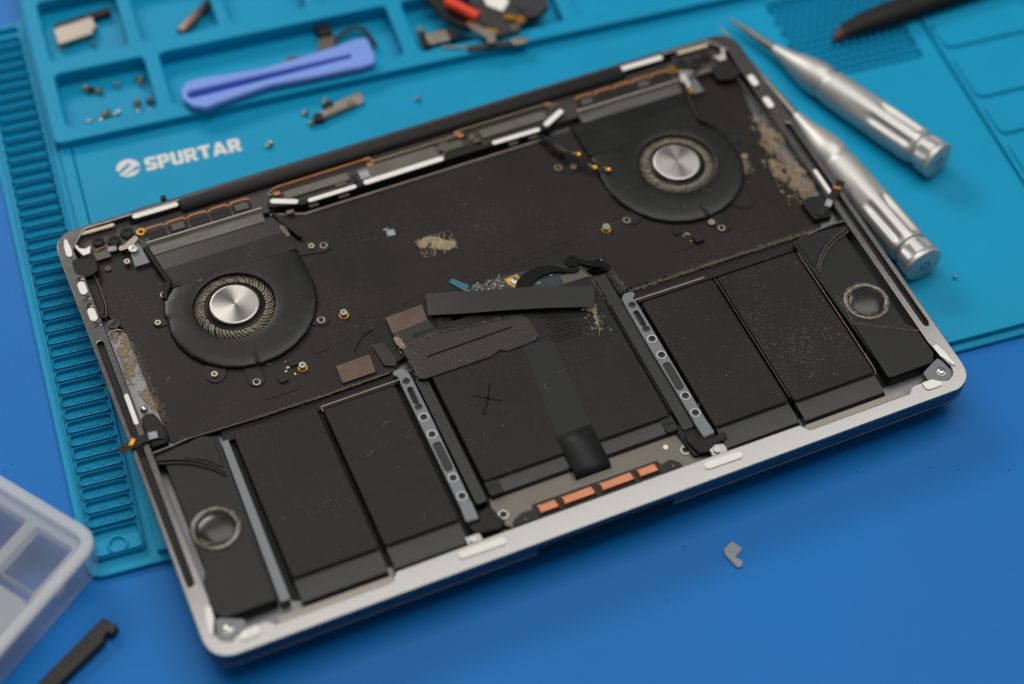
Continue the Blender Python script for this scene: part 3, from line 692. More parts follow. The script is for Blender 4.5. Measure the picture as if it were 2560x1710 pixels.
# hinge cover: long rounded black bar along the rear edge
b = MB(); R = []
for x in (52, 52.6, 150, 249.6, 250.2):
    e = .35 if x in (52, 250.2) else 0
    R.append([(x, 200.9 + (4.0 - e) * math.cos(a), -2.4 + (2.7 - e) * math.sin(a)) for a in [2 * math.pi * i / 20 for i in range(20)]])
b.rings(R); b.build('hinge_cover', m_rubber, lap, 60)
b = MB(); b.box(33, 203.1, -6, 271, 205.0, -.9); b.build('hinge_seal', m_brownblk, lap)
b = MB(); b.prism(circ(*at(46.9, 205.2, -2), 1.2, 12), -6, .3); b.build('rubber_nub', m_rubber, lap)
for x0, x1 in ((33.8, 50.6), (250.2, 268.6)):
    a = at(x0, 201.6, -.2); c = at(x1, 201.4, -.2); foam(cap(*a, *c, 1.15, 5), -.4, .5)
for x0, x1 in ((11.6, 24.2), (277.4, 290.6)):
    a = at(x0, 201.2, -.6); c = at(x1, 200.9, -.6); plate('foam_strip', cap(*a, *c, .8, 5), -1.4, -.5, m_dust_l, lap, bevel=.15)
# rear corners: black hinge blocks, knobs, silver hooks
for mir in (0, 1):
    X = (lambda x: 303.9 - x) if mir else (lambda x: x)
    plate('hinge_bed', AL(fillet([(X(8), 188), (X(31), 188), (X(31), 200.6), (X(8), 200.6)], 1, 2), -2.4), -6, -2.4, m_brownblk, lap, bevel=.2)
    for x, y, r in ((16.6, 195.0, 2.4), (22.4, 193.2, 2.7), (28.4, 195.2, 2.8)):
        a, c = at(X(x), y, -1.2); q = MB(); q.lathe(a, c, [(r, -3), (r, -1.5), (r * .85, -1.2), (r * .5, -1.2), (r * .4, -1.6)], 20); q.build('hinge_knob', m_rubber, lap, 40)
    plate('corner_hook', AL(fillet([(X(5.8), 200.5), (X(7.6), 194), (X(9), 190), (X(12), 190.2), (X(13.6), 194.4), (X(11), 193.2), (X(9.0), 194.2), (X(7.6), 199), (X(6.6), 201)], .8, 3), -.4), -3, -.4, m_silver, lap, bevel=.25, bres=2)
    plate('hinge_arm', AL(fillet([(X(22), 186.8), (X(26.5), 190), (X(31), 192.4), (X(32), 190.4), (X(28), 187)], .6, 2), -.9), -2, -.9, m_steel, lap, bevel=.2)
    plate('latch_plate', AL([(X(26.8), 188.8), (X(31), 188.8), (X(32.4), 176.8), (X(26.4), 176.8)], -2.0), -4, -2.0, m_bracket, lap, bevel=.1)
plate('black_cover', AL(fillet([(3.9, 189.0), (6, 189.9), (13.6, 187.4), (12.6, 181), (9.8, 179.2), (6.6, 179.4), (3.6, 182.6)], 1.2, 4), .1), -3, .1, m_rubber, lap, bevel=.4, bres=2)
plate('black_cover', AL(fillet([(286, 188), (296.5, 189.5), (297, 180), (292, 178.4), (286, 180)], 1.2, 4), -.6), -3, -.6, m_rubber, lap, bevel=.4, bres=2)
screw(*at(28.3, 186.2, -.8), -1.4, 1.9, m_silver, lap, .7, 'dot', dark=m_steel)
for x, y, r in ((24.2, 187.3, 1.35), (24.1, 180.2, 1.4)): bscrew(x, y, r, m_screw_b, -2.4)
bscrew(16.2, 179.6, 1.3, m_olive, BT)
chip(16.2, 187.6, 6, 4.2, 0, .8, m_olive, -2.8, 'hinge_part'); chip(20.6, 189.2, 3.4, 2.4, -.2, .9, m_lab, -2.4, 'hinge_part')
wire([(14.4, 190.6), (17, 191.1), (19.8, 190.9)], -1.4, .3, m_orange, 'flex_edge')
# rear right cable end with gold tip
plate('cable_plug', AL(cap(273.2, 188, 272.2, 182.5, 1.6, 6), -.6), -2, -.6, m_silver, lap, bevel=.3)
plate('gold_tip', AL(rr(270.6, 178.4, 273.8, 180.6, .4, 2), -.6), -2, -.6, m_gold, lap, bevel=.15)
plate('support_bar', AL(cap(277.4, 187.4, 288.4, 187.2, 1.2, 5), -.9), -3, -.9, m_beige, lap, bevel=.3)

# ---- left side cable run and connectors
wire([(10.4, 180), (10.7, 170), (10.4, 163), (9.6, 159.4), (8.6, 157), (7.6, 157.6), (7.4, 160)], -1.6, .3, m_olive, 'thin_cable')
plate('side_flex', AL(fillet([(6.9, 178), (9.8, 178), (10.2, 165), (8.6, 158), (6.9, 160)], .6, 3), -2.2), -4, -2.2, m_rubber, lap, bevel=.1)
wire([(294.2, 178), (294.4, 170), (294.3, 160), (294, 156)], -1.4, .4, m_olive, 'thin_cable')
wire([(289, 179.6), (292, 180.2), (294.3, 178.6)], -1.4, .35, m_olive, 'thin_cable')
a, c = at(10.6, 153.2, -2.2); q = MB(); q.lathe(a, c, [(2.3, -3.6), (2.3, -2.5), (2.0, -2.3)], 24); q.build('screw_ring', m_olive, lap, 40); screw(a, c, -2.4, 1.8, m_dscrew, lap, .3, 'dot', dark=m_rubber)
wire([(6.9, 148), (8.6, 149.6), (11, 149.6), (12.6, 148.6)], -2.8, .35, m_steel, 'channel_lip')
for x, y in ((4.2, 178.4), (4.3, 168.0), (3.9, 164.4), (4.6, 154.2), (298.2, 168), (298.1, 154.2)):
    q = MB(); rnd = random.Random(int(x * 10 + y))
    for k in range(4): q.obox(x + rnd.uniform(-.7, .9), y + .6 * k - 1, 1.6, .35, rnd.uniform(-.2, .4), -.05, .12)
    o = q.build('frame_clip', m_dscrew, lap)
    q = MB(); q.obox(x + 1.3, y - .9, 1.0, .4, -.3, 0, .2); q.build('clip_tip', m_screw, o)
a, c = at(9.8, 110.6, -2.6); q = MB(); q.lathe(a, c, [(1.4, -3.9), (1.4, -3.1), (1.1, -2.5), (.4, -2.2)], 20); q.build('dome_screw', m_screw, lap, 180)
# dark motor blobs with white tags at the front ends of the side channels
plate('vibration_cap', AL(fillet([(7.6, 107.0), (9.4, 108.2), (12.4, 107.6), (13.8, 104), (14.9, 96.4), (13.6, 92.6), (7.2, 92.8), (7.0, 100)], 1.4, 4), -.2), -4, -.2, m_rubber, lap, bevel=.8, bres=3)
plate('vibration_cap', AL(fillet([(286, 106), (290, 107.5), (295.8, 106), (296, 99), (294, 94.5), (286.5, 95.5)], 1.4, 4), -1.0), -4, -1.0, m_rubber, lap, bevel=.6, bres=3)
def flexstrip(pts, w, m, name='flex_strip', t=.2, par=lap):
    b = MB(); b.ribbon(pts, w, t); return b.build(name, m, par, 40)
o = flexstrip([(13.6, 95.4, .1), (9.6, 96.6, .6), (5.0, 96.2, 1.0), (1.6, 95.6, 1.1), (-1.4, 94.9, .9), (-4.2, 94.6, .5)], 3.6, m_rubber, 'sensor_flex')
q = MB(); q.ribbon([(10.9, 96.3, .75), (7.7, 96.6, .98)], 3.0, .14); q.build('white_tag', m_lab, o)
q = MB(); q.ribbon([(2.4, 97.3, 1.3), (.3, 95.0, 1.3)], 1.5, .2); q.build('gold_tag', m_gold, o)
o = flexstrip([(289, 97, -.5), (294.5, 99.5, .5), (298.5, 102.4, 1.0), (302.5, 105.6, .9), (306, 108.6, .4)], 3.4, m_rubber, 'sensor_flex')
q = MB(); q.ribbon([(293.8, 98.6, .72), (296.4, 101.0, .98)], 2.6, .14); q.build('white_tag', m_lab, o)
q = MB(); q.ribbon([(300.8, 106.4, 1.25), (303.4, 104.6, 1.15)], 1.5, .2); q.build('gold_tag', m_orange, o)

# ---- antenna leads with gold plugs near the right fan
def lead(pts, tip):
    P = [(*at(x, y, z), z) for x, y, z in pts]; b = MB(); b.tube(smooth_path(P, 5), .38, 6); o = b.build('antenna_lead', m_rubber, lap, 60)
    q = MB(); a = Vector(P[-1]); d = (a - Vector(P[-2])).normalized(); q.tube([tuple(a - d * .2), tuple(a + d * 2.0)], .42, 6); q.build('sleeve', m_screw_b, o, 60)
    e = a + d * 2.7; q = MB(); q.lathe(e.x, e.y, [(1.0, e.z - .5), (1.0, e.z + .2), (.75, e.z + .35), (.4, e.z + .1)], 16); q.build('plug', m_gold, o, 40)
lead([(201.5, 180, -1), (203.5, 173, -.6), (206.5, 168, 0), (210.5, 165.6, .3)], 0)
lead([(202.3, 180, -1), (204.5, 172, -.6), (208, 164.5, 0), (211.6, 160.3, .2), (214.2, 157.2, 0)], 0)
lead([(203, 180, -1), (205.5, 172, -.5), (209.5, 165, .4), (215.0, 159.2, .6), (219, 154.0, .3)], 0)
plate('lead_clip', AL(fillet([(203.2, 175), (206.6, 172.6), (209.2, 167), (205.5, 167), (202.6, 172)], .8, 3), -1.4), -3.5, -1.4, m_olive, lap, bevel=.2)
wire([(85.4, 181.5), (87, 176.5), (89, 172), (91.5, 166)], -2.2, 1.0, m_rubber, 'duct_cable')
plate('duct_clip', AL(cap(86.2, 174.2, 87.2, 169.4, .9, 5), -1.0), -3, -1.0, m_beige, lap, bevel=.2)

# ---- battery management board in the middle, flat cable over it
o = plate('battery_board', AL(fillet([(132, 109), (139, 113.5), (148, 117.3), (160, 117.2), (180, 114), (189, 109.6), (190.4, 104.6), (131, 97)], .6, 2), -2.4), -3.4, -2.4, m_gpcb, lap, bevel=.08)
plate('gold_corner', AL(fillet([(158.2, 115.4), (164.2, 116.0), (164.0, 112.4), (160.4, 110.0), (158.8, 112.2)], .5, 2), -2.2), -2.5, -2.25, m_gold, o, bevel=.04)
a, c = at(161.6, 113.3, -1.8); q = MB(); q.lathe(a, c, [(1.9, -2.3), (1.9, -1.9), (1.5, -1.8), (1.3, -2.0)], 24); q.build('screw_ring', m_steel, o, 40); screw(a, c, -2.1, 1.1, m_screw, o, .4)
q = MB(); rnd = random.Random(11)
for k in range(170):
    x = rnd.uniform(139, 158); y = 110.2 + (x - 139) * .18 + rnd.uniform(0, 5.6)
    x = round(x / .75) * .75; y = round(y / .75) * .75
    a, c = at(x, y, -2.3); s = rnd.choice((.16, .2, .26)); q.box(a - s, c - s, -2.4, a + s, c + s, -2.28)
for x, y, w, h in ((155, 111.5, .5, 1.0), (156.4, 112.4, 1.2, .5), (150.8, 113, .5, 1.2), (176, 110.2, 1.2, .4), (177.6, 110.8, .6, .6), (170, 108.4, 1.4, .4)):
    a, c = at(x, y, -2.3); q.box(a - w / 2, c - h / 2, -2.4, a + w / 2, c + h / 2, -2.2)
tag(q.build('solder_pads', m_screw, o), kind='stuff')
for x, y, w, h in ((153.8, 114.2, .9, .9), (169.4, 110.6, 3.4, .9), (174.6, 112.0, 3.2, .5)):
    a, c = at(x, y, -2.3); q = MB(); q.obox(a, c, w, h, .12, -2.4, -2.2); q.build('gold_pad', m_gold, o)
plate('foil_plate', AL([(179, 108.4), (188.0, 108.2), (190.6, 103.4), (179.0, 100.8)], -1.9), -2.4, -1.9, m_olive, o, bevel=.05)
plate('teal_tab', AL(fillet([(137.6, 122.6), (139.6, 124.0), (144.4, 118.0), (142.2, 115.2), (140.6, 117.8)], .5, 2), -2.6), -3.3, -2.9, m_teal, lap, bevel=.05)
# serpentine black flex
def ser(pts, w):
    P = [(*at(x, y, -1.6), -1.6) for x, y in pts]; S = smooth_path([(p[0], p[1], p[2]) for p in P], 6)
    return S
pts = [(163.0, 105.6, 6.0), (164.2, 110.0, 5.8), (168.4, 112.8, 5.2), (174.2, 113.6, 4.4), (180.0, 112.0, 2.6), (184.0, 109.2, 1.9), (186.6, 108.8, 1.8), (187.3, 110.8, 1.8), (185.2, 112.6, 1.8), (185.0, 114.8, 1.8), (187.4, 115.2, 1.8), (190.2, 111.8, 2.2), (193.6, 109.2, 2.8), (197.2, 107.2, 3.0), (198.6, 104.0, 2.4)]
S = smooth_path([(x, y, w) for x, y, w in pts], 6)
b = MB(); b.ribbon([(*at(x, y, -1.4), -1.4, w) for x, y, w in S], 2, .22)
b.build('serpentine_flex', m_inky, lap, 40)
chip(196.6, 109.4, 2.2, 1.8, -.2, .5, m_gold, -3.0, 'flex_connector', 0)
plate('connector_strip', AL(fillet([(186, 110.8), (197, 111.8), (198, 108), (190, 107)], .5, 2), -2.4), -3.4, -2.5, m_dark, lap, bevel=.05)
plate('cable_gully', AL(fillet([(196.6, 104.5), (199.0, 103.2), (199.8, 92), (197.0, 91)], .5, 2), -2.9), -4.4, -3.0, m_dark, lap)
# brown topped connector with its flex going down to the stiffener plate
plate('battery_plug', AL(fillet([(108.3, 115.6), (123.6, 116.4), (123.0, 108.4), (107.9, 107.2)], .5, 2), -1.6), -3.4, -1.6, m_cushield, lap, bevel=.15)
(p0, p1, p2, p3) = AL([(108.0, 107.4), (123.2, 108.6), (124.2, 100.0), (108.6, 97.4)], -1.5)
fl = fromdata('plug_flex', [(*p0, -1.75), (*p1, -1.75), (*p2, -.95), (*p3, -.95), (*p0, -2.2), (*p1, -2.2), (*p2, -1.2), (*p3, -1.2)], [(0, 1, 2, 3), (7, 6, 5, 4), (0, 4, 5, 1), (1, 5, 6, 2), (2, 6, 7, 3), (3, 7, 4, 0)], m_flap, lap)
sp_ = [(109.2, 99.2), (110, 83.4), (111.2, 82.4), (139.4, 82.7), (142.6, 83.4), (144.4, 81.6), (157.5, 83.3), (159.8, 84.8), (159.4, 94.4), (157.6, 96.2), (124.5, 100.6)]
plate('stiffener_plate', AL(fillet([(109.2, 99.2), (109.4, 84.2), (111.4, 82.8), (138.6, 82.9), (143.4, 84.6, 1.4), (145.6, 82.8), (157.5, 83.3), (159.8, 84.8), (159.4, 94.4), (157.6, 96.0), (124.5, 100.4)], .9, 3), -.6), -1.3, -.6, m_fpcplate, lap, bevel=.12, holes=[AL(cap(116.4, 92.0, 151.0, 92.6, .42, 5), -.6)])
b = MB(); b.prism(AL(rr(114, 90.5, 153, 94, .3, 2), -1.2), -1.2, -1.0); b.build('slit_floor', m_dark, lap)
# big flat ribbon bridging across, lifted in the middle
zr = 2.6
(a0, a1), (b0, b1) = (124.8, 115.4), (187.0, 93.6)
def rib(x, y, z): return (*at(x, y, z), z)
top_e = [(126.9, 120.6), (140, 116.4), (155, 111.6), (170, 106.6), (189.4, 98.8)]
bot_e = [(124.0, 110.4), (138, 105.6), (153, 101.0), (168, 96.0), (185.6, 89.2)]
zs = [-.9, .6, 1.3, 1.6, .9]
V = []; F = []
for (x, y), (u, v), z in zip(top_e, bot_e, zs): V += [rib(x, y, z), rib(u, v, z), rib(x, y, z - .3), rib(u, v, z - .3)]
n = len(zs)
for i in range(n - 1):
    p = 4 * i; q = 4 * i + 4
    F += [(p, p + 1, q + 1, q), (p + 2, q + 2, q + 3, p + 3), (p, q, q + 2, p + 2), (p + 1, p + 3, q + 3, q + 1)]
F += [(0, 2, 3, 1), (4 * n - 4, 4 * n - 3, 4 * n - 1, 4 * n - 2)]
fromdata('flat_ribbon', V, F, m_flap, lap, 40)
plate('ribbon_shelf', AL(fillet([(126, 108), (145, 103), (160, 98.5), (160, 96.8), (125, 101.5)], .8, 2), -2.4), -3.4, -2.4, m_dark, lap)
# brown copper shield lying by the left cell and small cable beside it
plate('copper_pad', AL(fillet([(82.6, 101.3), (96.4, 101.7), (95.6, 93.0), (82.2, 92.9)], .3, 2), BT + 1.0), BT, BT + 1.0, m_cushield, lap, bevel=.12)
plate('plug_socket', AL(fillet([(98.6, 105.6), (103.2, 105), (105.6, 96), (103.6, 92.6), (99.6, 94.5)], 1.2, 3), BT + .9), BT, BT + .9, m_flap, lap, bevel=.3)
wire([(101.6, 112.2), (96.6, 110.6), (92.8, 107.0), (91.4, 104.8)], BT + .2, .25, m_dark, 'thin_cable')
# pulled tape ridges at the upper right of the centre cell
q = MB(); rnd = random.Random(4)
for k in range(15):
    y = 80 + k * 1.25; x0_ = 164.5 + rnd.uniform(-1.5, 1.5) ; x1_ = x0_ + rnd.uniform(10, 17)
    q.tube([(*at(x0_ + (x1_ - x0_) * t, y + .25 * math.sin(k + t * 4) - 1.0 * t, CELL), CELL + .02) for t in (0, .25, .5, .75, 1)], .16, 4)
q.build('tape_ridges', m_batt, cen, 60)
# thin dark edge strip along the right side of the centre cell
ink([(190.6, 104.8), (190.9, 68), (190.9, 33)], CELL - .3, .5)

# ------------------------------------------------------------------ dust on the laptop
def tetra(q, x, y, z, s, rnd):
    a = rnd.uniform(0, 6.28); e = rnd.uniform(.6, 1.6)
    P = [(x + s * e * math.cos(a), y + s * e * math.sin(a), z), (x + s * math.cos(a + 2.1), y + s * math.sin(a + 2.1), z), (x + s * math.cos(a + 4.2), y + s * math.sin(a + 4.2), z), (x, y, z + s * .7)]
    q.add(P, [(0, 1, 3), (1, 2, 3), (2, 0, 3), (0, 2, 1)])
q = MB(); rnd = random.Random(21)
areas = [((38, 92, 100, 120), BT + .1, 90), ((100, 96, 290, 178), BT + .12, 330), ((20, 95, 36, 175), BT + .1, 60), ((38, 24, 68, 84), CELL, 70), ((72, 24, 99, 82), CELL, 50), ((116, 36, 188, 82), CELL, 150), ((204, 24, 233, 82), CELL, 420), ((237, 24, 270, 82), CELL, 700), ((110, 84, 158, 98), -.6, 330), ((278, 18, 296, 40), SPK, 30), ((33, 118, 84, 176), FAN - .4, 170), ((220, 118, 270, 176), FAN - .4, 90), ((126, 100, 186, 112), 1.7, 40), ((272, 45, 298, 86), SPK - .5, 50), ((9, 45, 30, 86), SPK - .5, 20)]
for (x0, y0, x1, y1), z, n in areas:
    k = 0
    while k < n:
        x, y = rnd.uniform(x0, x1), rnd.uniform(y0, y1)
        if n >= 300 and noise.noise(Vector((x * .09, y * .09, z))) < rnd.uniform(-.35, .35): continue
        if z < FAN and z > BT + 1 and (math.hypot(x - 56.4, y - 143.9) < 16.5 or math.hypot(x - 247.6, y - 144) < 16.5): continue
        s = .045 + .07 * rnd.random() ** 2 + (.12 if rnd.random() < .03 else 0)
        if z == -.6 or n >= 700: s *= 1.25
        tetra(q, x, y, z, s, rnd); k += 1
o = q.build('dust_specks', m_pale); o.location = (0, 0, ZR * MM); tag(o, kind='stuff')
o['label'] = 'fine pale dust grains sprinkled over the black laptop insides'
def fibers(q, path, n, spread, z, rnd, l=(.5, 2.2), r=.045, zj=.25):
    P = [Vector(p) for p in path]
    seg = [(P[i + 1] - P[i]).length for i in range(len(P) - 1)]; T = sum(seg)
    for _ in range(n):
        d = rnd.uniform(0, T); i = 0
        while i < len(seg) - 1 and d > seg[i]: d -= seg[i]; i += 1
        c = P[i].lerp(P[i + 1], min(1, d / seg[i])); a = rnd.uniform(0, 6.28); L = rnd.uniform(*l)
        x = c.x + rnd.gauss(0, spread); y = c.y + rnd.gauss(0, spread); b = a + rnd.uniform(-1.4, 1.4); zz = z + rnd.uniform(0, zj)
        q.tube([(x, y, zz), (x + L * .5 * math.cos(a), y + L * .5 * math.sin(a), zz + rnd.uniform(0, zj)), (x + L * .5 * (math.cos(a) + math.cos(b)), y + L * .5 * (math.sin(a) + math.sin(b)), zz)], r, 3)
q = MB(); rnd = random.Random(31)
fibers(q, AL([(46, 90.3), (75, 90), (100, 90.4)], BT), 260, .3, BT + .3, rnd, (.3, 1.0))
fibers(q, AL([(202, 91), (240, 91), (286, 90.6)], BT), 620, .42, BT + .3, rnd, (.3, 1.5))
fibers(q, AL([(197.5, 104), (199, 97), (200.2, 91.6)], BT), 160, .6, BT + .3, rnd, (.3, 1.6), zj=.5)
fibers(q, AL([(190, 104.5), (190.6, 97), (190.8, 88)], CELL), 70, .4, CELL, rnd, (.3, 1.0))
fibers(q, AL([(110, 99.6), (124.4, 101.2), (146, 98.4), (158, 96.4)], -.6), 190, .3, -.6, rnd, (.2, .9))
fibers(q, AL([(109.3, 97), (109.5, 84)], -.6), 140, .6, -.6, rnd, (.2, .9))
fibers(q, AL([(275.5, 43.5), (285, 37.5), (298, 29.8)], SPK), 150, .25, SPK - .3, rnd, (.2, .8))
fibers(q, AL([(275.8, 60), (275.4, 45)], SPK), 60, .4, SPK - .4, rnd, (.3, 1.2))
fibers(q, AL([(271.8, 82), (271.8, 22)], -1.6), 60, .15, -1.5, rnd, (.2, .7))
fibers(q, [(14.2, 148), (14.8, 130), (15.4, 114), (15.8, 104)], 380, .6, -3.5, rnd, (.3, 1.8), zj=.6)
o = q.build('dust_fibres', m_dust); o.location = (0, 0, ZR * MM); tag(o, kind='stuff')
o['label'] = 'grey brown lint caught along the board edges and seams'
def inside(p, poly):
    c = False; j = len(poly) - 1
    for i in range(len(poly)):
        if (poly[i][1] > p[1]) != (poly[j][1] > p[1]) and p[0] < (poly[j][0] - poly[i][0]) * (p[1] - poly[i][1]) / (poly[j][1] - poly[i][1]) + poly[i][0]: c = not c
        j = i
    return c
def fluff(poly, z, label, n=700, height=1.0, m=m_dust_l, seed=1, r=.07, body=True, group=None, Lm=1.9, rag=-9):
    n = int(n * 1.7); rnd = random.Random(seed); q = MB(); P = AL(poly, z)
    xs = [p[0] for p in P]; ys = [p[1] for p in P]; k = 0
    cx, cy = sum(xs) / len(xs), sum(ys) / len(ys)
    while k < n:
        x, y = rnd.uniform(min(xs) - .5, max(xs) + .5), rnd.uniform(min(ys) - .5, max(ys) + .5)
        if not inside((x, y), P) and rnd.random() > .04: continue
        if noise.noise(Vector((x * .45, y * .3, seed * 3.1))) + .5 * noise.noise(Vector((x * 1.3, y * 1.1, seed))) < rag: k += .3; continue
        hz_ = height * (.4 + .6 * rnd.random()) * (.6 + .6 * noise.noise(Vector((x * .35, y * .35, seed))))
        a = rnd.uniform(0, 6.28); L = rnd.uniform(.3, Lm); b = a + rnd.uniform(-2, 2)
        x -= cx; y -= cy
        q.tube([(x, y, max(0.03, hz_)), (x + L * .4 * math.cos(a), y + L * .4 * math.sin(a), max(.03, hz_ + rnd.uniform(-.3, .3))), (x + L * .4 * (math.cos(a) + math.cos(b)), y + L * .4 * (math.sin(a) + math.sin(b)), max(.03, hz_ * rnd.random()))], r, 3)
        if body: tetra(q, x, y, 0.02, rnd.uniform(.15, .4), rnd)
        k += 1
    o = q.build('dust_clump', m); o.location = ((cx) * MM, (cy) * MM, (ZR + z) * MM)
    return tag(o, label, 'dust', group)
fluff([(133.2, 145.4), (136.4, 146.4), (139.4, 146.6), (142.2, 144.8), (144.0, 142.6), (147.6, 140.2), (147.0, 138.2), (143.6, 137.4), (140.4, 139.4), (137.8, 141.0), (138.9, 143.4), (137.0, 143.2), (135.6, 142.0), (133.4, 142.6)], BT + .12, 'pale fluffy dust clump with a hole in the middle of the black board', 900, 1.1, seed=2, Lm=.9)
fluff([(281.6, 131.5), (284.2, 131.0), (286.6, 128.6), (289.0, 130.8), (291.4, 132.0), (292.6, 126.2), (295.2, 120), (295.4, 112.4), (292.8, 109.0), (288.8, 105.4), (286.0, 111.6), (283.6, 120.4), (281.4, 127)], BT + .1, 'large tan dust mat at the right edge of the board, nearest the white tag', 1900, 1.5, mat('tan dust', (186, 168, 142), .95, var=.2, scale=400, spec=.1), seed=3, rag=-.12)
fluff([(286.6, 154.6), (290.6, 155.6), (291.6, 149.6), (295.6, 142.4), (296.2, 137.6), (292.0, 139.6), (290.4, 133.8), (287.0, 132.8), (285.6, 139.4), (287.6, 145.6), (285.4, 150.6)], BT + .1, 'ragged tan dust streak at the upper right edge of the board', 1200, 1.3, mat('tan dust', (186, 168, 142)), seed=4, rag=-.02)
fluff([(184.8, 94.6), (186.4, 94.0), (186.2, 90.0), (184.6, 86.0), (183.0, 80.0), (182.0, 76.4), (182.6, 82), (183.6, 87.4), (180.0, 89.8), (184.2, 90.6)], CELL + .2, 'thin wisp of lint hanging off the right end of the flat ribbon', 170, 1.9, seed=5, Lm=.9)
fluff([(107.6, 105.2), (109.2, 105.0), (110.2, 101.0), (109.8, 98), (108.6, 99.6), (107.6, 102.4)], -1.2, 'small pale lint flake at the left end of the brown battery plug', 120, 1.6, seed=6, Lm=.7)
fluff([(8.2, 148.0), (12.8, 148.2), (13.6, 140), (13.2, 134), (10.6, 126), (9.0, 121), (8.0, 128), (8.6, 139)], -3.8, 'tan dust lying in the grey channel along the left side of the laptop', 1000, .6, mat('tan dust', (186, 168, 142)), seed=7, r=.055, rag=-.02)
fluff([(10.4, 117), (13.4, 119), (15.0, 112), (14.8, 107), (12.6, 109.4)], -3.8, 'tan dust beside the small dome screw in the left channel', 300, .7, mat('tan dust', (186, 168, 142)), seed=8, r=.055)
fluff([(274.2, 135.4), (276.0, 134.6), (274.6, 130.4), (271.8, 127.4), (271.2, 129.4)], BT + .2, 'lint tail trailing from the screw right of the right fan', 220, 1.1, m_dust, seed=9)

q = MB(); rnd = random.Random(91)
for k in range(46):
    x, y = rnd.uniform(20, 285), rnd.uniform(20, 175); zz = BT + .2 if y > 95 else CELL + .05
    if y > 112 and (abs(x - 56) < 34 or abs(x - 248) < 34): zz = FAN + .05
    if 84 < y < 96 or 96 < x < 114 and y < 95 or 190 < x < 204 and y < 108: continue
    a = rnd.uniform(0, 6.28); L = rnd.uniform(1.2, 4.5); c_ = rnd.uniform(-1, 1)
    q.tube(smooth_path([(x, y, zz), (x + L * .4 * math.cos(a), y + L * .4 * math.sin(a), zz + .25), (x + L * .8 * math.cos(a + c_ * .5), y + L * .8 * math.sin(a + c_ * .5), zz + .1), (x + L * math.cos(a + c_), y + L * math.sin(a + c_), zz)], 3), .035, 3)
o = q.build('lint_hairs', m_pale); o.location = (0, 0, ZR * MM); tag(o, kind='stuff'); o['label'] = 'fine pale hairs lying loose on the black laptop insides'
# ------------------------------------------------------------------ repair mat
TH = math.radians(-5.4)
MO = (-29.26, 57.45)
cT, sT = math.cos(TH), math.sin(TH)
def uvw(u, v): return (MO[0] + u * cT - v * sT, MO[1] + u * sT + v * cT)
def wuv(x, y): return ((x - MO[0]) * cT + (y - MO[1]) * sT, -(x - MO[0]) * sT + (y - MO[1]) * cT)
rm = thing('repair_mat', 'teal silicone repair mat with ruler strip and parts trays under the laptop', 'mat', (MO[0], MO[1], 0), TH)
MT = 4.5
plate('mat_base', fillet([(0, 0), (500, 0), (500, 345), (24, 345), (24, 289), (0, 289)], 7, 6), 0, 2.0, m_mat, rm, bevel=.6, bres=3, holes=[rr(30, 211, 490, 336, 2, 3)])
plate('tray_floor', rr(29, 210, 491, 337, 2, 3), .2, .9, m_mat, rm)
slots = []
v = 24.8 - 4.5
while v + 4.6 < 286: slots.append(rr(4.9, v, 21.4, v + 4.6, 1.5, 4)); v += 6.2
slots.append(rr(4.9, 7.6, 21.4, 18.0, 1.6, 4))
plate('ruler_strip', rr(3.2, 6.2, 22.8, 287.5, 2.2, 5), 1.9, 4.3, m_mat, rm, bevel=.35, holes=slots, bres=2)
q = MB()
q.rings([[(13 + r * math.cos(2 * math.pi * i / 32), 11.4 + r * math.sin(2 * math.pi * i / 32), z) for i in range(32)] for r, z in ((3.9, 1.9), (3.6, 3.0), (3.0, 3.0), (2.8, 1.9))], False, False)
q.build('round_boss', m_mat, rm, 40)
q = MB(); rnd = random.Random(13)
for s_i, lp in enumerate(slots[:-1]):
    y0 = min(p[1] for p in lp)
    x = 8.4
    while x < 19.5:                      # worn raised size marks, too small to read
        kind = rnd.random(); w = rnd.uniform(.9, 1.5)
        if kind < .3: q.box(x, y0 + 2.1, 1.9, x + w, y0 + 2.5, 2.4)
        elif kind < .75:
            q.box(x, y0 + 1.2, 1.9, x + .3, y0 + 3.4, 2.4); q.box(x + .3, y0 + 3.1, 1.9, x + w, y0 + 3.4, 2.4); q.box(x + w - .3, y0 + 1.2, 1.9, x + w, y0 + 3.1, 2.4)
        elif kind < .9: q.box(x, y0 + 1.2, 1.9, x + .5, y0 + 1.6, 2.4); w = .6
        x += w + .55
tag(q.build('size_marks', m_mat, rm), kind='stuff')
# ridge between the strip and the working field, working field with a recessed border
plate('side_ridge', rr(26.2, 3.0, 31.2, 214, 1.6, 4), 1.9, MT + .2, m_mat, rm, bevel=.5, bres=3)
plate('work_field', fillet([(31.6, 3.2), (495, 3.2), (495, 214), (31.6, 214)], 2, 4), 1.9, MT - .1, m_mat, rm, bevel=.3, bres=2, holes=[rr(346, 150.5, 402, 201.5, 3, 4), rr(409.4, 3.6, 410.8, 205, .6, 2)])
plate('field_panel', rr(92, 20, 330, 171.5, 3, 4), MT - .2, MT + .12, m_mat, rm, bevel=.12, bres=2)
# dimpled pad
q = MB()
for i in range(14):
    for j in range(13):
        q.lathe(348.6 + i * 3.9 + (1.9 if j % 2 else 0), 152.8 + j * 3.85, [(1.5, 1.95), (1.4, 3.6), (.9, 4.3), (.3, 4.5)], 10)
tag(q.build('grip_bumps', m_mat, rm, 60), kind='stuff')
# right hand pads
for u0, v0, u1, v1 in ((413, 151.5, 458, 170), (413, 120, 492, 146.5), (413, 97.5, 492, 115.5), (413, 8, 492, 92.5)):
    plate('raised_pad', rr(u0, v0, u1, v1, 4, 5), MT - .2, MT + 1.1, m_mat, rm, bevel=.5, bres=3)
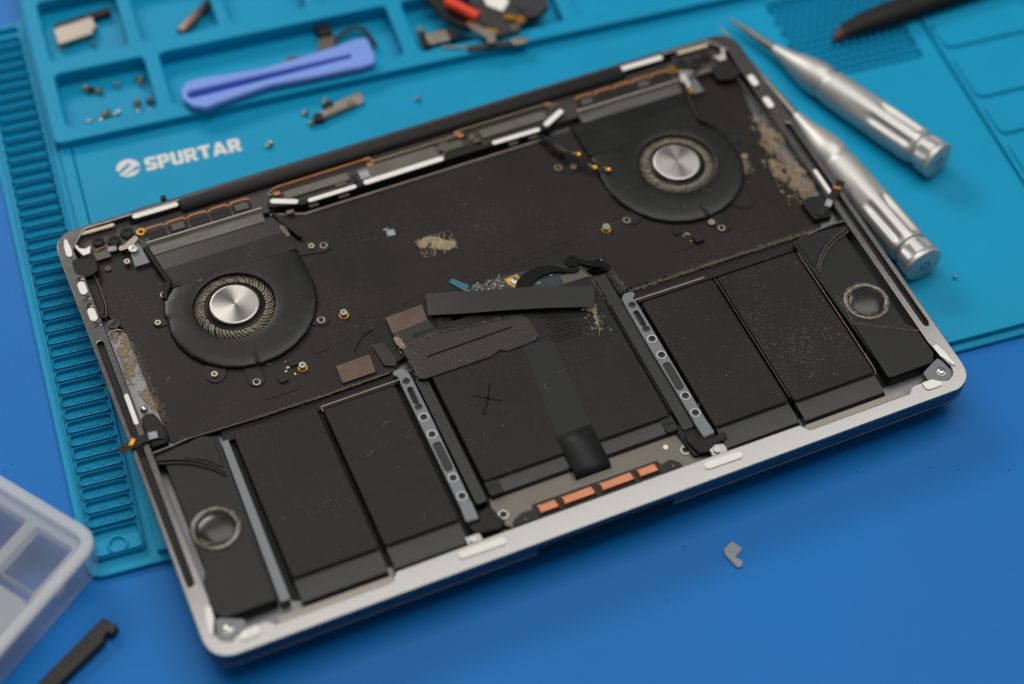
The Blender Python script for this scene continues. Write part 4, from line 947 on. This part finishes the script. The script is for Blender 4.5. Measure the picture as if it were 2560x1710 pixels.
# compartments
H = 8.6
def comp(u0, v0, u1, v1): return rr(u0 - .6, v0 - 3.1, u1 - .6, v1 - 3.1, 3.0, 5)
holes = [comp(32.4, 218, 71.4, 250), comp(78, 217.6, 181, 250), comp(188, 217.4, 255, 250.4), comp(261.8, 218, 340, 250), comp(347, 218, 420, 250), comp(427, 218, 486, 250),
         comp(32.6, 258, 66.8, 296.5), comp(73, 258.4, 107, 297), comp(112.8, 258.6, 147, 297), comp(153, 259, 196, 297), comp(202, 259, 250, 297), comp(256, 259, 310, 297), comp(316, 259, 370, 297),
         comp(32.6, 303.5, 107, 335), comp(113, 303.5, 196, 335), comp(202, 303.5, 310, 335)]
plate('parts_tray', rr(25.2, 206.6, 495, 341, 3.5, 5), 1.9, H, m_mat, rm, bevel=.8, holes=holes, bres=3)
for hl in holes:
    q = MB(); q.rings([[(x, y, z) for x, y in hl] for z in (.85, 2.3)], False, False); q.build('compartment_wall', m_mat, rm, 40)
# printed logo and word, raised a hair above the rubber
def wmat(pts): return [wuv(x, y) for x, y in pts]
base0 = Vector((47.0, 235.3)); bdir = (Vector((90.0, 231.0)) - base0).normalized(); bup = Vector((-bdir.y, bdir.x))
GL = {'S': [[(0, 0), (4, 0), (5, 1), (5, 3), (4, 4.1), (1.9, 4.1), (1.9, 5.2), (5, 5.2), (5, 7), (1, 7), (0, 6), (0, 3.6), (1, 2.7), (3.2, 2.7), (3.2, 1.8), (0, 1.8)]],
      'P': [[(0, 0), (1.9, 0), (1.9, 2.4), (4, 2.4), (5.2, 3.6), (5.2, 6), (4.2, 7), (0, 7)], [(1.9, 4.1), (3.4, 4.1), (3.4, 5.3), (1.9, 5.3)]],
      'U': [[(1, 0), (4.2, 0), (5.2, 1), (5.2, 7), (3.4, 7), (3.4, 1.8), (1.9, 1.8), (1.9, 7), (0, 7), (0, 1)]],
      'R': [[(0, 0), (1.8, 0), (1.8, 2.2), (2.6, 2.2), (3.5, 0), (5.6, 0), (4.4, 2.6), (5.3, 3.6), (5.3, 6), (4.3, 7), (0, 7)], [(1.8, 4.0), (3.5, 4.0), (3.5, 5.3), (1.8, 5.3)]],
      'T': [[(1.7, 0), (3.6, 0), (3.6, 5.2), (5.3, 5.2), (5.3, 7), (0, 7), (0, 5.2), (1.7, 5.2)]],
      'A': [[(0, 0), (2, 0), (2.4, 1.0), (4.4, 1.0), (4.8, 0), (6.6, 0), (4.4, 7), (2.4, 7)], [(2.9, 2.6), (4.0, 2.6), (3.5, 4.6)]]}
x = 0.0
for ch in 'SPURTAR':
    g = GL[ch]; w = max(p[0] for p in g[0])
    L_ = [wmat([tuple(base0 + bdir * (x + p[0] * .98) + bup * (p[1] * 1.06)) for p in lp]) for lp in g]
    plate('printed_letter', L_[0], MT - .12, MT + .02, m_white, rm, holes=L_[1:])
    x += w * .98 + .55
c0 = Vector((40.3, 239.9))
def cl(pts): return wmat([tuple(c0 + bdir * p[0] + bup * p[1]) for p in pts])
def arcp(a0, a1, r, n=16): return [(r * math.cos(math.radians(a0 + (a1 - a0) * k / n)), r * math.sin(math.radians(a0 + (a1 - a0) * k / n))) for k in range(n + 1)]
plate('printed_emblem', cl([(-5 + 0, -.2)] + arcp(178, -2, 5.0)[1:] + [(3.4, -.1), (-1.2, -2.9), (-3.4, -3.9), (-4.2, -2.8), (-.2, .2), (1.7, 1.9), (.4, 2.5), (-2.6, .4), (-3.8, -1.0)]), MT - .12, MT + .02, m_white, rm)
plate('printed_emblem', cl([(5.0, -1.2)] + arcp(-14, -140, 5.0)[1:] + [(-2.6, -4.0), (-.6, -3.2), (.6, -2.6), (2.6, -1.3), (1.4, -2.9), (3.2, -2.2)]), MT - .12, MT + .02, m_white, rm)

# ------------------------------------------------------------------ loose things
TRAY = 0.95
def put(o, x, y, z=0, rz=0): o.location = (x * MM, y * MM, z * MM); o.rotation_euler = (0, 0, rz); return o
# purple opening tool, lies over the tray walls
pt = thing('opening_tool', 'periwinkle blue plastic opening tool lying across the parts tray', 'pry tool', (0, 0, 9.4))
out = [(157.6, 263.8), (156.9, 256), (155.4, 250.6), (149, 250.4), (143.4, 251.2), (130, 252.4), (108.4, 255.2), (86, 253.8), (79.5, 253.0), (74.4, 256.0), (72.0, 261.4), (72.6, 266.6), (76.4, 270.8), (84, 270.6), (96, 268.2), (109.4, 266.2), (126, 266.2), (142, 266.6), (154, 267.4), (157.4, 266.4)]
gr = cap(76.6, 262.6, 146.6, 258.6, 2.1, 6, .9)
plate('tool_body', fillet(out, 2.4, 4), 0, 3.4, m_purple, pt, bevel=1.0, bres=3, holes=[gr])
b = MB(); b.prism(cap(76.6, 262.6, 146.6, 258.6, 2.3, 6, 1.1), .3, 1.0); b.build('groove_floor', m_purple_shade, pt)

# black nylon spudger at the lower left
sp = thing('spudger', 'black nylon spudger with a notched flat end at the lower left', 'spudger', (0, 0, 0))
L1 = [(-28.5, 40.0, .8), (-24.4, 34.4, .8), (-27.4, 32.2, .5), (-29.2, 33.6, .5), (-31.0, 30.6, .5), (-48.5, 21.3), (-80, 4.6), (-84, 8.4), (-56, 24.4)]
plate('spudger_bar', fillet(L1, .6, 3), 0.02, 4.2, m_spud, sp, bevel=.9, bres=2)
b = MB(); b.ribbon([(-34, 33.2, 4.25), (-58, 19.6, 4.25), (-82, 6.4, 4.25)], .9, .12); b.build('centre_ridge', m_spud, sp)

# frosted organiser box
bx = thing('organiser_box', 'frosted translucent plastic organiser box at the lower left', 'storage box', (0, 0, 0))
ba = Vector((-.825, -.565)); bb = Vector((-.565, .825)); o0 = Vector((-19.6, 62.4))
def BL(pts): return [tuple(o0 + ba * p[0] + bb * p[1]) + tuple(p[2:]) for p in pts]
def brr(a0, b0, a1, b1, r, n=6): return fillet(BL([(a0, b0), (a1, b0), (a1, b1), (a0, b1)]), r, n)
cells = []
for i in range(5):
    for j in range(5):
        cells.append(brr(8.6 + i * 25.4, 7.0 + j * 21.4, 29.4 + i * 25.4, 24.0 + j * 21.4, 1.4, 3))
q = MB()
def ringz(ins, z): return [(x, y, z) for x, y in brr(ins, ins, 134 - ins, 112 - ins, 9.5 - ins, 8)]
q.rings([ringz(2.6, .3), ringz(.9, 1.4), ringz(.4, 15.5), ringz(.4, 16.4)], False, False)
q.build('box_wall', m_milky, bx, 60)
plate('box_floor', brr(2.6, 2.6, 131.4, 109.4, 7, 6), .2, 1.0, m_clear, bx)
plate('cell_grid', brr(3.2, 3.2, 130.8, 108.8, 6, 6), 11.0, 16.4, m_milky2, bx, bevel=.3, holes=cells)
plate('lid_rim', brr(0, 0, 134, 112, 9.8, 8), 16.4, 19.2, m_milky2, bx, bevel=.9, bres=3, holes=[brr(4.6, 4.2, 129.4, 107.8, 5, 5)])
plate('lid_panel', brr(4.7, 4.3, 129.3, 107.7, 5, 5), 16.9, 17.5, m_clear, bx)
plate('lid_catch', BL([(22, -.6), (26, -.6), (26, .8), (22, .8)]), 14.5, 17.0, m_milky, bx)

# grey L shaped plastic piece
lp = [(192.9, -17.2, .3), (195.0, -21.4, .4), (191.0, -23.6, .3), (192.6, -26.2, .8), (191.6, -28.0, .8), (189.6, -27.8, .6), (187.8, -21.0, .6), (188.6, -19.0, .4)]
cxx, cyy = 190.5, -22.5
o = plate('plastic_clip', fillet([(p[0] - cxx, p[1] - cyy, p[2]) for p in lp], .4, 3), 0.02, 1.0, m_grey, None, bevel=.15)
tag(put(o, cxx, cyy), 'small grey L-shaped plastic piece alone on the blue desk', 'plastic clip')

# screwdrivers
def driver(axis0, axis1, rad, label, flute_rot, cap_len=9):
    A = Vector(axis0); B = Vector(axis1); d = (B - A); Ltot = d.length
    o = thing('screwdriver', label, 'screwdriver', (0, 0, 0), group='silver precision screwdrivers')
    o.location = B * MM
    o.rotation_euler = (A - B).to_track_quat('Z', 'Y').to_euler()
    L = Ltot
    def body(prof, n, flute=0, name='handle', m=m_silver):
        q = MB(); R = []
        for z, r, fl in prof:
            rg__ = []
            for i in range(n):
                a = 2 * math.pi * i / n; k = abs(math.sin(a * 3 + flute_rot))
                rr_ = r - fl * max(0, (1 - (k / .78) ** 2)) if k < .78 else r
                rg__.append((rr_ * math.cos(a), rr_ * math.sin(a), z))
            R.append(rg__)
        q.rings(R); return q.build(name, m, o, 35)
    r = rad
    body([(0, r * .9, 0), (.5, r, 0), (2.2, r, 0), (2.9, r * .95, 0)], 48, name='swivel_cap')
    body([(2.9, r * .93, 0), (3.1, r * .98, .2), (5.0, r * .98, .9), (8.6, r * .94, 1.0), (9.0, r * .84, 0), (10.4, r * .84, 0), (11.0, r * .92, 0), (12.6, r * .96, .4), (14.5, r * .97, 1.7), (30, r * .97, 1.9), (34, r * .97, 1.2), (36, r * .96, 0), (52, r * .95, 0), (60, r * .92, 0)], 96)
    q = MB(); q.lathe(0, 0, [(r * .92, 60), (r * .84, 62), (r * .84, 63.4), (r * .92, 65), (r * .9, 70), (r * .7, 78), (r * .44, 86), (r * .27, 93)], 40); q.build('collar', m_silver, o, 50)
    q = MB(); q.lathe(0, 0, [(r * .25, 92.5), (r * .23, 100), (r * .17, 110), (.6, L - 3), (.25, L)], 16); q.build('shaft', m_steel, o, 50)
    q = MB(); q.rings([[(rd * math.cos(2 * math.pi * i / 20), rd * math.sin(2 * math.pi * i / 20), zz) for i in range(20)] for rd, zz in ((r * .26, .3), (r * .26, -.06), (r * .19, -.06), (r * .17, .3))], False, False); q.build('cap_ring', m_navy, o)
    for k in range(4):
        a = math.radians((40, 100, 220, 280)[k]); q = MB(); q.lathe(r * .55 * math.cos(a), r * .55 * math.sin(a), [(.55, .2), (.5, -.05), (.2, -.12)], 10); q.build('cap_dot', m_screw, o, 40)  # four small bright dots on the cap face
    return o
driver((304.5, 214, 12.0), (318.6, 60.6, 12.9), 8.3, 'silver screwdriver lying close along the right edge of the laptop', .6)
driver((312.5, 220.4, 9.0), (353.2, 106.8, 12.9), 8.3, 'silver screwdriver farther from the laptop with its thin tip pointing back', .9)

# steel bracket board on the mat above the laptop
br = thing('bracket_part', 'small steel bracket with a bright screw lying on the open teal mat', 'bracket', (133, 238, MT), math.radians(9))
plate('bracket_plate', fillet([(-9, -3.4), (11.6, -3.0), (13, 3.0), (4, 3.4), (-2, 2.2), (-9, 1.6)], .8, 3), 0.02, 1.5, m_steel, br, bevel=.2)
plate('bracket_rail', rr(-8.4, -3.3, 7.6, -2.0, .3, 2), 1.4, 2.3, m_beige, br, bevel=.1)
plate('rubber_foot', fillet([(-13.4, -2.6), (-8.4, -4.4), (-7.8, 0.4), (-11, 1.4)], .8, 3), 0.02, 2.4, m_rubber, br, bevel=.3)
plate('rubber_foot', rr(-5.4, 1.8, -.6, 4.6, .8, 3), 0.02, 2.2, m_rubber, br, bevel=.3)
screw(6.6, .2, 1.5, 1.9, m_screw, br, .9)
# loose screws: head and thread in one small part set
def lscrew(x, y, z, label, rz=0.0, tip=1.2, s=1.0, m=m_screw_b, group='loose screws'):
    q = MB(); q.lathe(0, 0, [(1.25 * s, 0), (1.35 * s, .25), (1.35 * s, .7), (1.0 * s, .95), (.45 * s, .98), (.4 * s, .7)], 16)
    q.lathe(0, 0, [(.62 * s, 0), (.6 * s, -1.0), (.66 * s, -1.1), (.55 * s, -2.2 * s), (.3 * s, -2.5 * s)], 10)
    o = q.build('screw', m, None, 40)
    o.location = (x * MM, y * MM, (z + 1.05 * s) * MM); o.rotation_euler = (tip, .2, rz)
    return tag(o, label, 'screw', group)
lscrew(119.4, 240.6, MT, 'tiny screw at the left tip of the steel bracket', 1.2)
lscrew(119.6, 233.4, MT, 'tiny screw just in front of the steel bracket', .4)
lscrew(129.6, 244.6, MT, 'tiny screw behind the steel bracket', 2.2, s=.8)
lscrew(99.2, 229.4, MT, 'single loose screw on the mat between the word and the laptop', 2.0, tip=1.5)
lscrew(167.0, 230.2, MT, 'faint tiny screw on the empty mat behind the laptop', 0.4, s=.8)
T1 = 'in the small front left compartment'
for x, y, lab, rz, s, m in ((36.9, 293.2, 'brass screw of the touching pair, left one, ' + T1, .3, 1.2, m_screw_b), (39.2, 291.6, 'dark screw in the middle of the touching pair ' + T1, 2.0, 1.1, m_dscrew), (42.0, 289.6, 'brass screw of the touching pair, right one, ' + T1, 1.0, 1.2, m_screw_b),
    (50.1, 290.4, 'lone pale screw at the back of the front left compartment', .5, .9, m_screw), (60.2, 289.4, 'largest brass screw in the back right corner of the front left compartment', 2.6, 1.5, m_screw_b),
    (54.7, 276.4, 'round brass screw left of the black cube in the compartment', .1, 1.4, m_screw_b), (58.6, 270.0, 'pale screw in the front right corner of the compartment', 1.9, 1.1, m_screw), (53.5, 271.0, 'pale screw left of the front right corner of the compartment', 2.9, 1.0, m_screw),
    (41.4, 275.4, 'long brass screw at the front of the compartment', .9, 1.3, m_screw_b), (38.6, 274.2, 'brass screw between two others at the front of the compartment', 2.2, 1.1, m_screw_b), (33.2, 273.6, 'leftmost screw at the front of the compartment', .8, 1.1, m_screw), (45.6, 274.6, 'pale screw right of the long brass one at the front', 1.7, .9, m_screw)):
    lscrew(x, y, TRAY, lab, rz, random.uniform(1.0, 1.6), s, m, 'loose screws in the front left compartment')
b = MB(); b.box(-1.3, -1.1, 0, 1.3, 1.1, 1.8); o = b.build('cube_part', m_navy, None); tag(put(o, 60.3, 276.0, TRAY, .3), 'tiny black cube against the right wall of the front left compartment', 'component')
lscrew(47.6, 318.6, TRAY, 'small screw in front of the silver connector shell, right side', .2, 1.3, .9, m_screw)
lscrew(34.2, 320.8, TRAY, 'small screw in front of the silver connector shell, left side', 1.0, 1.3, .8, m_screw)
# loose specks on the mat at right
lscrew(331.5, 56.0, MT, 'pink grey crumb on the mat right of the screwdriver cap', 0, .3, .6, m_screw)
# silver connector shell with black body
cs = thing('connector_shell', 'silver metal connector shell with black tail in the back left compartment', 'connector', (42.4, 327, TRAY), math.radians(4))
plate('metal_shell', fillet([(-10, -5), (6.6, -5), (6.6, -2.6), (8.8, -2.2), (9.2, 5), (-8.6, 5.2)], .8, 3), .5, 4.0, m_steel, cs, bevel=.4)
plate('black_body', rr(-8, 4.4, 18, 8.4, 1, 3), 0.02, 3.4, m_rubber, cs, bevel=.4)
# brass tip in second back compartment
nb = thing('metal_nib', 'tapered brown metal nib in the second back compartment', 'nib', (92.6, 315, TRAY + .6), math.atan2(12, 16))
q = MB(); q.rings([[(x, r * math.cos(a), 2.3 + r * math.sin(a)) for a in [2 * math.pi * i / 14 for i in range(14)]] for x, r in ((-10.5, .6), (-9.6, 2.0), (-7, 2.3), (3, 2.2), (5, 1.6))]); q.build('nib_shaft', mat('brown metal', (150, 120, 104), .4, metal=.8), nb, 50)
q = MB(); q.rings([[(x, r * math.cos(a), 2.3 + r * math.sin(a)) for a in [2 * math.pi * i / 14 for i in range(14)]] for x, r in ((5, 1.8), (7, 2.2), (11, 2.1), (12, 1.4))]); q.build('nib_end', m_brownblk, nb, 50)

# small cable with plug behind the opening tool
cb = thing('flex_cable', 'black flex cable and plug partly hidden behind the blue opening tool', 'cable', (0, 0, TRAY))
q = MB(); q.ribbon([(p[0], p[1], p[2]) for p in smooth_path([(124, 270, 1), (130, 272.5, 1.5), (139, 275, 2.2), (147, 278.8, 3.2), (154, 281.4, 3.8), (159.6, 280.6, 3.6), (161.6, 275.2, 3.0), (162.2, 268.6, 2.4)], 5)], 2.0, .5); q.build('cable_band', m_rubber, cb, 60)
plate('plug', fillet([(140.6, 289.0), (146.6, 288.6), (147.2, 281.8), (141.6, 282.2)], .6, 2), 1, 4.4, m_dark, cb, bevel=.3)
plate('plug_tail', fillet([(140.2, 281.8), (147.2, 281.4), (144.6, 273.6), (136.6, 274)], .8, 2), .5, 3.4, m_olive, cb, bevel=.3)
plate('connector_end', fillet([(122.6, 276.4), (125.4, 277.0), (131, 274), (130, 269.6), (123, 270)], .6, 2), .3, 2.8, m_cushield, cb, bevel=.3)

# pile of dark boards in the third compartment
pb = thing('circuit_board', 'dark circuit board with gold pads and a white sticker leaning over the tray wall', 'circuit board', (0, 0, 0))
def tilt(name, pts, z0, t, m, par, sx=0, sy=0, c=(215, 262)):
    P = [(x, y, z0 + (x - c[0]) * sx + (y - c[1]) * sy) for x, y in pts]; n = len(P)
    V = P + [(x, y, z + t) for x, y, z in P]
    return fromdata(name, V, [tuple(range(n - 1, -1, -1)), tuple(range(n, 2 * n))] + [(i, (i + 1) % n, n + (i + 1) % n, n + i) for i in range(n)], m, par)
tilt('board_panel', [(203, 255), (209, 262), (208, 285), (236, 285), (238, 262), (229, 252), (222, 247), (212, 246)], 9.5, 1.6, m_pcb, pb, 0, -.02)
tilt('board_edge', [(226, 262), (240.6, 264), (240, 255), (233, 250.6), (228, 252)], 9.0, 3.2, m_pcb, pb)
tilt('white_sticker', [(214.6, 266), (219.6, 259.6), (224.6, 264.6), (224.4, 271), (215, 271)], 11.4, .3, m_foam, pb, 0, -.02)
for p in ([(219.2, 257.6), (223.6, 255.0), (222.2, 252.4), (218.0, 255.0)], [(223.0, 253.6), (226, 253.6), (226.2, 249.8), (222.8, 249.6)], [(208.6, 252.6), (212.4, 249.6), (211.6, 246.8), (207.6, 250)]):
    tilt('gold_pad', p, 11.5, .5, m_gold, pb, 0, -.02)
tilt('steel_foot', [(219.6, 250.6), (223.6, 250.2), (221.6, 246.4), (218, 246.4)], 10.2, 1.6, m_beige, pb)
rs = thing('sleeved_clip', 'orange red sleeved clip on a black strip lying on the circuit board', 'clip', (0, 0, 0))
tilt('black_strip', [(190.6, 283), (198, 284), (206, 264), (206, 254), (199.6, 256.5), (194, 266)], 9.2, 2.4, m_rubber, rs)
q = MB(); q.tube([(197.6, 271.6, 14.6), (198.4, 270.6, 14.8), (202.4, 264.6, 14.6), (206.2, 259.0, 14.0), (206.6, 258.2, 13.8)], 2.6, 12); q.build('red_sleeve', m_red, rs, 60)
tilt('silver_arm', [(201.2, 258.2), (205.8, 259.2), (206.4, 253.6), (210.4, 247.2), (208.8, 242.6), (205.4, 242.6), (205.8, 246.8), (202.4, 253)], 11.8, .9, m_steel, rs)
tb = thing('thin_bar', 'thin dark bar with a grey end resting on the front wall of the tray', 'bar', (0, 0, 8.4))
plate('bar_body', [(197, 247.6), (219, 242.6), (219, 239.8), (197, 244.4)], 0.02, 1.8, m_brownblk, tb, bevel=.3)
plate('bar_end', fillet([(216.6, 243.6), (223.4, 242.8), (223.2, 239.0), (216.4, 239.6)], 1, 3), -.01, 2.4, m_steel, tb, bevel=.4)
plate('link_rod', [(187, 252.0), (197.4, 247.4), (197.4, 246.4), (187, 250.8)], .4, 1.1, m_screw_b, tb)
mc = thing('metal_connector', 'grey metal connector with black end blocks left of the circuit board', 'connector', (187.4, 257.6, 6.6), -.06)
plate('connector_body', rr(-4.6, -3.4, 5.0, 3.2, .8, 3), 0.5, 3.6, m_steel, mc, bevel=.4)
plate('end_block', rr(-7.4, -4.6, -4.2, 5.6, .6, 2), 0.02, 3.2, m_rubber, mc, bevel=.3)
plate('end_block', fillet([(5, -4.0), (8.4, -3.4), (10.0, 4.6), (6.4, 3.6)], .6, 2), 0.02, 3.4, m_rubber, mc, bevel=.3)
q = MB(); q.lathe(-5.6, 8.0, [(1.8, 0), (1.9, 1.6), (1.3, 2.2)], 14); q.build('mount_eye', m_steel, mc, 40)

# dark tool with a dark red point at the top right
dt = thing('pointed_tool', 'dark blurred tool with a dark red point at the top right of the mat', 'hand tool', (0, 0, MT + .2))
q = MB()
path = [((352.0, 192.0), 1.4, 1.2), ((356, 194.2), 3.4, 2.4), ((366, 195.2), 5.0, 3.4), ((380, 195.4), 6.2, 4.2), ((410, 196.5), 6.8, 4.6), ((450, 197.0), 7.0, 4.8), ((520, 197.0), 7.0, 4.8)]
R = []
for k, ((x, y), w, h) in enumerate(path):
    a = path[max(k - 1, 0)][0]; b_ = path[min(k + 1, len(path) - 1)][0]; d = Vector((b_[0] - a[0], b_[1] - a[1])).normalized(); nn = Vector((-d.y, d.x))
    R.append([(x + nn.x * w * math.cos(t), y + nn.y * w * math.cos(t), h + h * math.sin(t)) for t in [2 * math.pi * i / 16 for i in range(16)]])
q.rings(R[1:]); q.build('tool_body', m_rubber, dt, 60)
q = MB(); q.rings([R[0], R[1]]); q.build('tool_point', m_darkred, dt, 60)
# crumbs on desk and mat
q = MB(); rnd = random.Random(77)
for x, y, s in ((160, -30, .35), (152, -34, .3), (287, -22, .45), (277, -17, .35), (251, -8, .4), (305, -30, .4), (-24, 88, .4), (176, -12, .4), (-45, 116, .3), (-42, 118, .3)):
    tetra(q, x, y, .02, s, rnd)
for k in range(60):
    x, y = rnd.uniform(-60, 420), rnd.uniform(-110, 60); tetra(q, x, y, .02, rnd.uniform(.08, .2), rnd)
o = q.build('desk_crumbs', m_rubber); tag(o, kind='stuff'); o['label'] = 'dark crumbs scattered on the blue desk'
q = MB()
for k in range(160):
    x, y = rnd.uniform(-30, 400), rnd.uniform(70, 250)
    u, v_ = wuv(x, y)
    if u < 33 or v_ < 5 or v_ > 203: continue
    tetra(q, x, y, MT, rnd.uniform(.08, .22), rnd)
for k in range(50):
    u, v_ = 13 + rnd.uniform(-9, 9), rnd.uniform(20, 200); x, y = uvw(u, v_); tetra(q, x, y, 2.62, rnd.uniform(.1, .25), rnd)
o = q.build('mat_crumbs', m_pale); tag(o, kind='stuff'); o['label'] = 'pale crumbs scattered on the teal mat'
